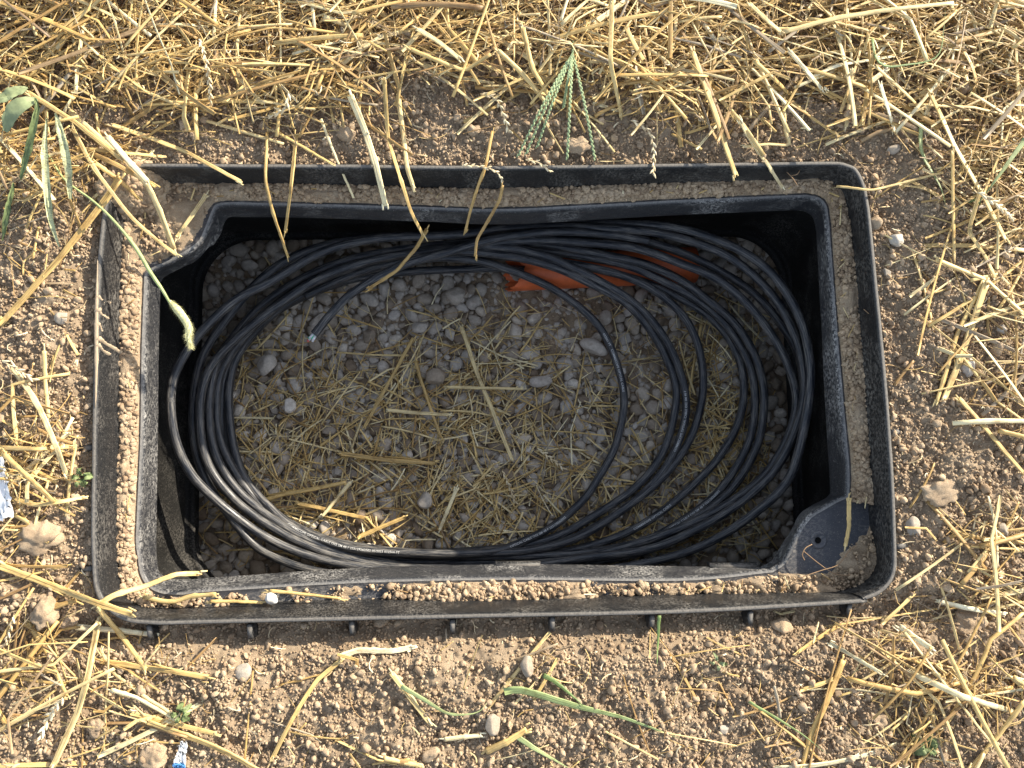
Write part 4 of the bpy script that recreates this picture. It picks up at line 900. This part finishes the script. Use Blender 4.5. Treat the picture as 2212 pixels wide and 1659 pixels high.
def leafmesh(K, width, cup=.25, n=14, m=7):
    P = catmull(np.array(K), n); T = np.gradient(P, axis=0); T /= np.linalg.norm(T, axis=1)[:, None]; S = np.cross(T, [0, 0, 1]); S /= np.linalg.norm(S, axis=1)[:, None] + 1e-9; U = np.cross(S, T)
    t = np.linspace(0, 1, n); wv = width / 2 * np.sin(math.pi * np.clip(t * .94 + .03, 0, 1)) ** .6; a = np.linspace(-1, 1, m)
    V = P[:, None] + wv[:, None, None] * (a[None, :, None] * S[:, None] + cup * (a ** 2)[None, :, None] * U[:, None]); V[..., 2] += .0006 * q.normal(size=V.shape[:2])
    i = np.arange(n - 1)[:, None] * m; j = np.arange(m - 1)[None]; Fq = np.stack([i + j, i + j + 1, i + m + j + 1, i + m + j], -1).reshape(-1, 4)
    V = V.reshape(-1, 3); nb = len(V); return np.vstack([V, V - [0, 0, .0004]]), np.vstack([Fq, Fq[:, ::-1] + nb])
def leaf(name, K, width, mat, root, cup=.25):
    v, f = leafmesh(K, width, cup); return rebase(mesh(name, v, f, mat, None, True, {'uv': v[:, :2] * 40, 'rv': np.full((len(v), 2), .45)}), root)
M_pale = straw_mat('pale_blade', [(0, (.35, .42, .20)), (.5, (.55, .56, .32)), (1, (.72, .70, .48))])
wd = empty('broadleaf_weed', at(78, 214, .02), 'weed with large grey green leaves at the left border among the straw', 'weed')
leaf('leaf', [at(80,214,.040),at(52,225,.045),at(28,245,.043),at(12,285,.034)], .017, M_leafgrey, wd)
leaf('leaf', [at(60,190,.042),at(30,200,.045),at(-10,222,.045)], .012, M_leafgrey, wd)
gt = empty('grass_tuft', at(95, 255, .01), 'green and pale grass blades hanging down below the grey green weed', 'grass')
leaf('blade', [at(76,212,.044),at(80,240,.046),at(67,300,.042),at(45,388,.028)], .0075, M_leaf, gt); leaf('blade', [at(101,255,.038),at(97,333,.040),at(108,460,.026),at(127,532,.012)], .0070, M_pale, gt)
leaf('blade', [at(120,245,.040),at(135,300,.040),at(148,360,.032),at(152,430,.020)], .0085, M_pale, gt); leaf('blade', [at(30,395,.03),at(18,450,.03),at(5,520,.02)], .006, M_leaf, gt)
def small_weed(label, x, y, R0, n, seed, mat=M_leaf, z0=.012):
    g = np.random.RandomState(seed); c0 = at(x, y, 0.0); c0[2] = float(gz(c0[:1], c0[1:2])[0]); root = empty('small_weed', c0, label, 'weed', 'small green weeds in the soil')
    tubeobj('stem', np.array([c0, c0 + [.001, .001, z0 * .6], c0 + [0, .002, z0]]), .0009, mat, root, 6, 8)
    for k in range(n):
        a = k / n * 6.28 + g.uniform(-.4, .4); l_ = R0 * g.uniform(.6, 1.1); d = np.array([math.cos(a), math.sin(a), 0]); s = c0 + [0, 0, z0 * .8] + d * .002
        leaf('leaf', [s, s + d * l_ * .4 + [0, 0, .005], s + d * l_ * .8 + [0, 0, g.uniform(-.002, .006)], s + d * l_ + [0, 0, g.uniform(-.006, .004)]], l_ * g.uniform(.4, .65), mat, root, g.uniform(-.5, .6))
small_weed('crinkled bright green weed in the lower right litter', 2000, 1608, .015, 11, 1)
small_weed('small curly green weed between straws in the lower left', 397, 1535, .011, 7, 2)
small_weed('small dark green weed against the near left side of the box', 178, 1030, .010, 8, 3)
small_weed('tiny green seedling right of the far right corner', 2095, 438, .008, 4, 4)
small_weed('tiny pale green seedling in the soil below the right half of the near rim', 1546, 1428, .008, 4, 5, M_leafgrey)

def ear(label, pts, s=1.0, lift=.010):
    K = to3(pts, lift); P = catmull(K, 34); T = np.gradient(P, axis=0); T /= np.linalg.norm(T, axis=1)[:, None]; S = np.cross(T, [0, 0, 1]); S /= np.linalg.norm(S, axis=1)[:, None]; U = np.cross(S, T)
    v, f = lump(2, 5, .05); root = empty('wheat_ear', P[0], label, 'wheat ear', 'pale threshed wheat ears')
    V2, F2, uv = tube(P, .0007, 6); rebase(mesh('rachis', V2, F2, M_chaff, None, True, {'uv': uv, 'rv': np.full_like(uv, .5)}), root)
    L = np.linalg.norm(np.diff(P, axis=0), axis=1).sum(); n = max(5, int(L / .0042)); Vs = []; Fs_ = []; rv = []
    for k in range(n):
        i_ = int((k + .5) / n * 33); sg = 1 if k % 2 else -1; an = sg * sr.uniform(.25, .6); d = T[i_] * math.cos(an) + S[i_] * math.sin(an); e = np.cross(U[i_], d)
        w_ = v.copy(); w_[:, 0] *= .0042 * s * (1); w_[:, 1] *= .0013 * s; w_[:, 2] *= .0011 * s; w_[:, 1] *= (1 - .6 * np.clip(v[:, 0], 0, 1)); c_ = P[i_] + d * .0032 * s + U[i_] * sr.uniform(-.0006, .0012)
        Vs.append(c_ + w_[:, :1] * d + w_[:, 1:2] * e + w_[:, 2:] * U[i_]); Fs_.append(f + k * len(v)); rv.append(np.tile([[sr.uniform(.5, 1), sr.rand()]], (len(v), 1)))
    V = np.vstack(Vs); rebase(mesh('husks', V, np.vstack(Fs_), M_chaff, None, True, {'uv': V[:, :2] * 60, 'rv': np.vstack(rv)}), root)
ear('curled pale wheat ear above the far rim left of the crabgrass', [(1037,203),(1070,213),(1087,247),(1100,287)])
ear('pale wheat ear lying across the far rim near its middle', [(997,358,.004),(1037,360,.006),(1070,370,.002),(1087,392,-.01)], .8)
ear('drooping wheat ear hanging onto the far rim right of the crabgrass', [(1364,260),(1400,283),(1412,320),(1411,378,.004)])
ear('short bright wheat ear in the litter above the left end of the far rim', [(623,200),(617,233),(583,253)], 1.1)
ear('slender wheat ear in the litter further left', [(430,85),(447,140),(457,240)], .9)
ear('wheat ear lying on gravel in the box between the straws', [(1160,968,-.262),(1190,990,-.262),(1220,1014,-.262)], 1.1)
ear('loose wheat ear near the near side of the box floor', [(1084,1016,-.262),(1100,1050,-.262),(1114,1088,-.262)])
ear('wheat ear under the cables on the right of the box floor', [(1500,760,-.272),(1512,820,-.272),(1522,880,-.272)], 1.0)
ear('white wheat ear in the lower left straw', [(135,1508),(105,1550),(88,1595)], 1.2)
ear('white wheat ear on the soil at the left border', [(5,780),(40,800),(75,822)], 1.1)
ear('wheat ear in the straw near the lower left border', [(30,1330),(22,1360),(10,1395)], .9)
ear('small wheat ear on the right border below the far right corner', [(2110,415),(2150,440),(2190,475)], 1.2)
ear('short wheat ear stub lying over the middle of the far rim', [(1135,345,.004),(1165,352,.004),(1190,372,0)], .8)

# ------------------------------------------------------------------ stones and clods one can point at
CLD = .38
STG = 'separate stones and clods on the soil'
def stone(label, px, py, rx, ry, mat, col, z=None, seed=1, name='stone', cat='stone', hgt=.62, rot=0, amp=.07, cuts=6, group=STG, sub=4):
    c0 = at(px, py, 0 if z is None else z); zz = float(gz(c0[:1], c0[1:2])[0]) if z is None else z; c0 = at(px, py, zz + .003); m = (CAM[2] - zz) / F
    v, f = lump(sub, seed, amp, cuts, .9); g = np.random.RandomState(seed)
    if name == 'soil_clod': v = v * (1 + .42 * (VNoise(seed)(v[:, 0] * 2.6 + 9, v[:, 1] * 2.6 + v[:, 2] * 2 + 9)) + .22 * VNoise(seed + 1)(v[:, 0] * 7 + 9, v[:, 1] * 7 + v[:, 2] * 5 + 9) + .12 * VNoise(seed + 2)(v[:, 0] * 17 + 29, v[:, 1] * 17 + v[:, 2] * 9 + 29))[:, None]
    v = v * [rx * m, ry * m, min(rx, ry) * m * hgt * 1.15]; a = math.radians(rot); v = v @ np.array([[math.cos(a), math.sin(a), 0], [-math.sin(a), math.cos(a), 0], [0, 0, 1]])
    o = mesh(name, v, f, mat, None, True, {'rv': np.tile([[col, .5]], (len(v), 1))}); o.location = (c0[0], c0[1], c0[2] + min(rx, ry) * m * (-.12 if name == 'soil_clod' else .0 if z is None else .12))
    return tag(o, label, cat, group)
for a_ in [
 ('egg shaped brown stone alone on the soil near the lower border', 1062,1565,19,24,M_stone,.35,None,1,'stone','stone',.8,10),
 ('brown clod standing between straws below the near rim', 1138,1438,17,23,M_stone,.3,None,2,'stone','stone',.8,0),
 ('flat pale stone below the near left corner', 523,1453,17,21,M_stone,.6,None,3,'stone','stone',.5,-30),
 ('angular pale grey stone right of the far right corner', 1938,517,17,17,M_stone,.75,None,4,'stone','stone',.7,20),
 ('rough grey stone right of the near right side of the box', 1973,1138,19,24,M_stone,.55,None,5,'stone','stone',.5,10),
 ('small grey stone at the right near the near rim corner', 2165,1145,14,15,M_stone,.4,None,6,'stone','stone',.6,0),
 ('smooth round stone left of the box beside the mud splash', 133,686,15,14,M_stone,.5,None,7,'stone','stone',.6,0),
 ('pale stone by the thick leaning straw right of the box', 2090,795,17,24,M_stone,.8,None,8,'stone','stone',.6,-15),
 ('pale round stone behind the leaning pair of straws', 2163,712,12,13,M_stone,.6,None,9,'stone','stone',.6,0),
 ('flat stone with tan top right of the far right corner', 1930,322,18,12,M_stone,.45,None,10,'stone','stone',.6,10),
 ('small pale stone beside the angular grey one', 1915,300+288,10,10,M_stone,.5,None,12,'stone','stone',.6,0),
 ('dark smooth stone in the soil above the far rim', 1010,100,16,22,M_stone,.15,None,13,'stone','stone',.5,0),
 ('grey stone near the lower right border below the near rim', 1563,1575,11,10,M_stone,.55,None,14,'stone','stone',.6,0)]: stone(*a_)
for a_ in [
 ('large smooth clod left of the near left side of the box', 82,1155,46,38,M_clod,CLD,None,21,'soil_clod','clod',.5,0,.06,3),
 ('large cracked clod at the left border below the near left corner', 92,1325,29,33,M_clod,CLD,None,22,'soil_clod','clod',.75,0,.08,4),
 ('small lumpy clod beside the large cracked one', 140,1342,18,16,M_clod,CLD,None,23,'soil_clod','clod',.7,0,.1,4),
 ('smooth round clod in the lower left between straws', 210,1572,22,20,M_clod,CLD,None,24,'soil_clod','clod',.6,0,.06,3),
 ('dark clod right of the near right corner in the straw', 2090,1345,42,30,M_clod,CLD,None,25,'soil_clod','clod',.4,20,.08,4),
 ('large flat clod right of the box by its near right side', 2035,1060,44,36,M_clod,CLD,None,26,'soil_clod','clod',.3,0,.08,3),
 ('clod at the lower border near the white paper', 330,1635,26,24,M_clod,CLD,None,27,'soil_clod','clod',.5,0,.08,4),
 ('pale angular clod in the lower right soil', 1905,1560,28,22,M_clod,CLD,None,28,'soil_clod','clod',.5,-20,.08,5),
 ('clod against the far rim between straws left of the crabgrass', 1025,282,16,14,M_clod,CLD,None,29,'soil_clod','clod',.7,0,.1,4),
 ('clod in the soil right of the crabgrass', 1245,312,28,20,M_clod,CLD,None,30,'soil_clod','clod',.5,0,.1,4)]: stone(*a_)
PG = 'large pebbles one can tell apart in the box gravel'
for a_ in [
 ('large pale rounded pebble on the box floor by the inner cables', 576,790,21,25,M_gravel,.78,-.268,31,'pebble','pebble',.75,-20),
 ('white pebble lying under straw at the left of the box floor', 625,877,16,17,M_gravel,1.0,-.268,32,'pebble','pebble',.8,0),
 ('large brown rounded pebble in the middle of the box floor', 940,815,22,20,M_gravel,.2,-.268,33,'pebble','pebble',.7,0),
 ('long oblique pebble below the orange pipe on the right', 1283,752,32,18,M_gravel,.55,-.268,34,'pebble','pebble',.7,-25),
 ('large grey angular pebble near the innermost turn of cable', 1168,825,26,16,M_gravel,.6,-.268,35,'pebble','pebble',.7,0),
 ('blue grey rough pebble left of the orange pipe', 985,638,23,20,M_gravel,.45,-.268,36,'pebble','pebble',.6,0),
 ('smooth egg shaped pebble in the clear gravel near the near collar', 918,1082,17,19,M_gravel,.62,-.268,37,'pebble','pebble',.7,0),
 ('round smooth pebble right of the orange pipe under the cables', 1307,686,14,19,M_gravel,.4,-.268,38,'pebble','pebble',.7,0),
 ('flat round pebble above the middle of the box floor', 907,706,17,15,M_gravel,.55,-.268,39,'pebble','pebble',.5,0)]: stone(*a_, group=PG)
stone('small white angular stone on the near ledge', 586, 1293, 14, 13, M_stone, 1.0, -.034, 41, 'stone', 'stone', .8, -20, .1, 8)

# ------------------------------------------------------------------ litter, mud, roots
def sheet(name, label, cat, corners, mat, z0, seed, amp=.006, parts=()):
    g = np.random.RandomState(seed); n = 16; a, b, c2, d = [np.array(p, float) for p in corners]; u = np.linspace(0, 1, n)
    A = (a[None] * (1 - u)[:, None] + b[None] * u[:, None]); B = (d[None] * (1 - u)[:, None] + c2[None] * u[:, None]); G_ = A[:, None] * (1 - u)[None, :, None] + B[:, None] * u[None, :, None]
    P = at(G_[..., 0], G_[..., 1], z0); N_ = VNoise(seed); P[..., 2] += amp * 2 * N_(P[..., 0] * 140, P[..., 1] * 140) + amp * N_(P[..., 0] * 60 + 4, P[..., 1] * 330)
    P[..., :2] += .0012 * g.normal(size=(n, n, 2)); V = P.reshape(-1, 3); i = np.arange(n - 1)[:, None] * n; j = np.arange(n - 1)[None]; Fq = np.stack([i + j, i + n + j, i + n + j + 1, i + j + 1], -1).reshape(-1, 4)
    o = mesh(name, np.vstack([V, V - [0, 0, .0003]]), np.vstack([Fq, Fq[:, ::-1] + len(V)]), mat); return tag(o, label, cat) if label else o, P
sheet('plastic_bag', 'crumpled white plastic film at the left border beside the large clod', 'plastic', [(-30,975),(6,990),(30,1115),(-30,1135)], M_white, .016, 3, .0022)
pp, P = sheet('paper_scrap', 'small white paper scrap with a blue edge at the lower border', 'paper', [(390,1606),(402,1602),(398,1668),(372,1668)], M_white, .009, 5, .0008)
b_o, _ = sheet('blue_edge', None, None, [(377,1652),(398,1652),(398,1656),(376,1657)], M_blue, .0098, 5, .0008); b_o.parent = pp
Vs = []; F4 = []; F3 = []; off = 0
M_mud = flat_mat('dried_mud', (.42, .33, .23), .95, .1, .15, 300)
def wz(px): return np.interp(px, [207, 212, 262], [.0006, .0, -.036])
def mud(pts, rpx):
    global off
    p = np.array(pts, float); q_ = catmull(p, 26); K = at(q_[:, 0], q_[:, 1], wz(q_[:, 0]) + .0004)
    r_ = np.interp(np.linspace(0, 1, 26), np.linspace(0, 1, len(rpx)), rpx) / F * 1.4; r_ = r_ * (1 + .12 * q.normal(size=26)); V, Fs, uv = tube(K, r_, 8, False, .35); Vs.append(V); F4.append(Fs[0] + off); F3.append(Fs[1] + off); F3.append(Fs[2] + off); off += len(V)
mud([(211,560),(209,640),(208,720),(208,790),(206,880)], [.5, 1.8, 2.4, 2.2, .5]); mud([(211,640),(218,650),(228,652),(236,657)], [3, 3, 2.2, 4]); mud([(210,668),(217,680),(226,685),(232,690)], [5, 3, 2.4, 3.2])
mud([(210,732),(225,742),(245,753),(266,766)], [5, 3.2, 3, 3.6]); mud([(210,745),(220,757),(235,767)], [4, 2.4, 3.6]); mud([(210,700),(216,708),(219,716)], [4, 2, 2])
tag(mesh('dried_mud', np.vstack(Vs), [np.vstack(F4), np.vstack(F3)], M_mud), 'tan dried mud splashed on the left rim with drips running inwards', 'mud')
M_root = flat_mat('dry_root', (.30, .20, .12), .9, .1)
def root(label, lines, z, cat='root'):
    P0 = at(*lines[0][0], z); rt = empty('dry_root', P0, label, cat, 'thin dry roots')
    for l_ in lines:
        K = np.array([at(x_, y_, z + (.004 if 0 < i_ < len(l_) - 1 else .001)) for i_, (x_, y_) in enumerate(l_)]); tubeobj('strand', K, .00055, M_root, rt, 5, 26)
root('thin tangled root hanging on the right inner wall of the rim', [[(1866,668),(1878,678),(1888,680),(1893,692),(1888,706),(1884,700),(1893,692)],[(1888,680),(1896,672),(1904,668)]], -.018)
root('curved root crossing the near right corner ledge', [[(1702,1260),(1740,1244),(1775,1232),(1810,1220),(1835,1190),(1850,1180)]], -.030)
root('small hooked root on the near right corner ledge', [[(1754,1176),(1740,1184),(1733,1198),(1738,1210)],[(1735,1190),(1775,1222),(1805,1240),(1838,1244)]], -.036)
root('thin root hanging on the far rim right of its middle', [[(1700,372),(1712,385),(1722,400)],[(1708,380),(1722,376),(1728,366)]], -.012)
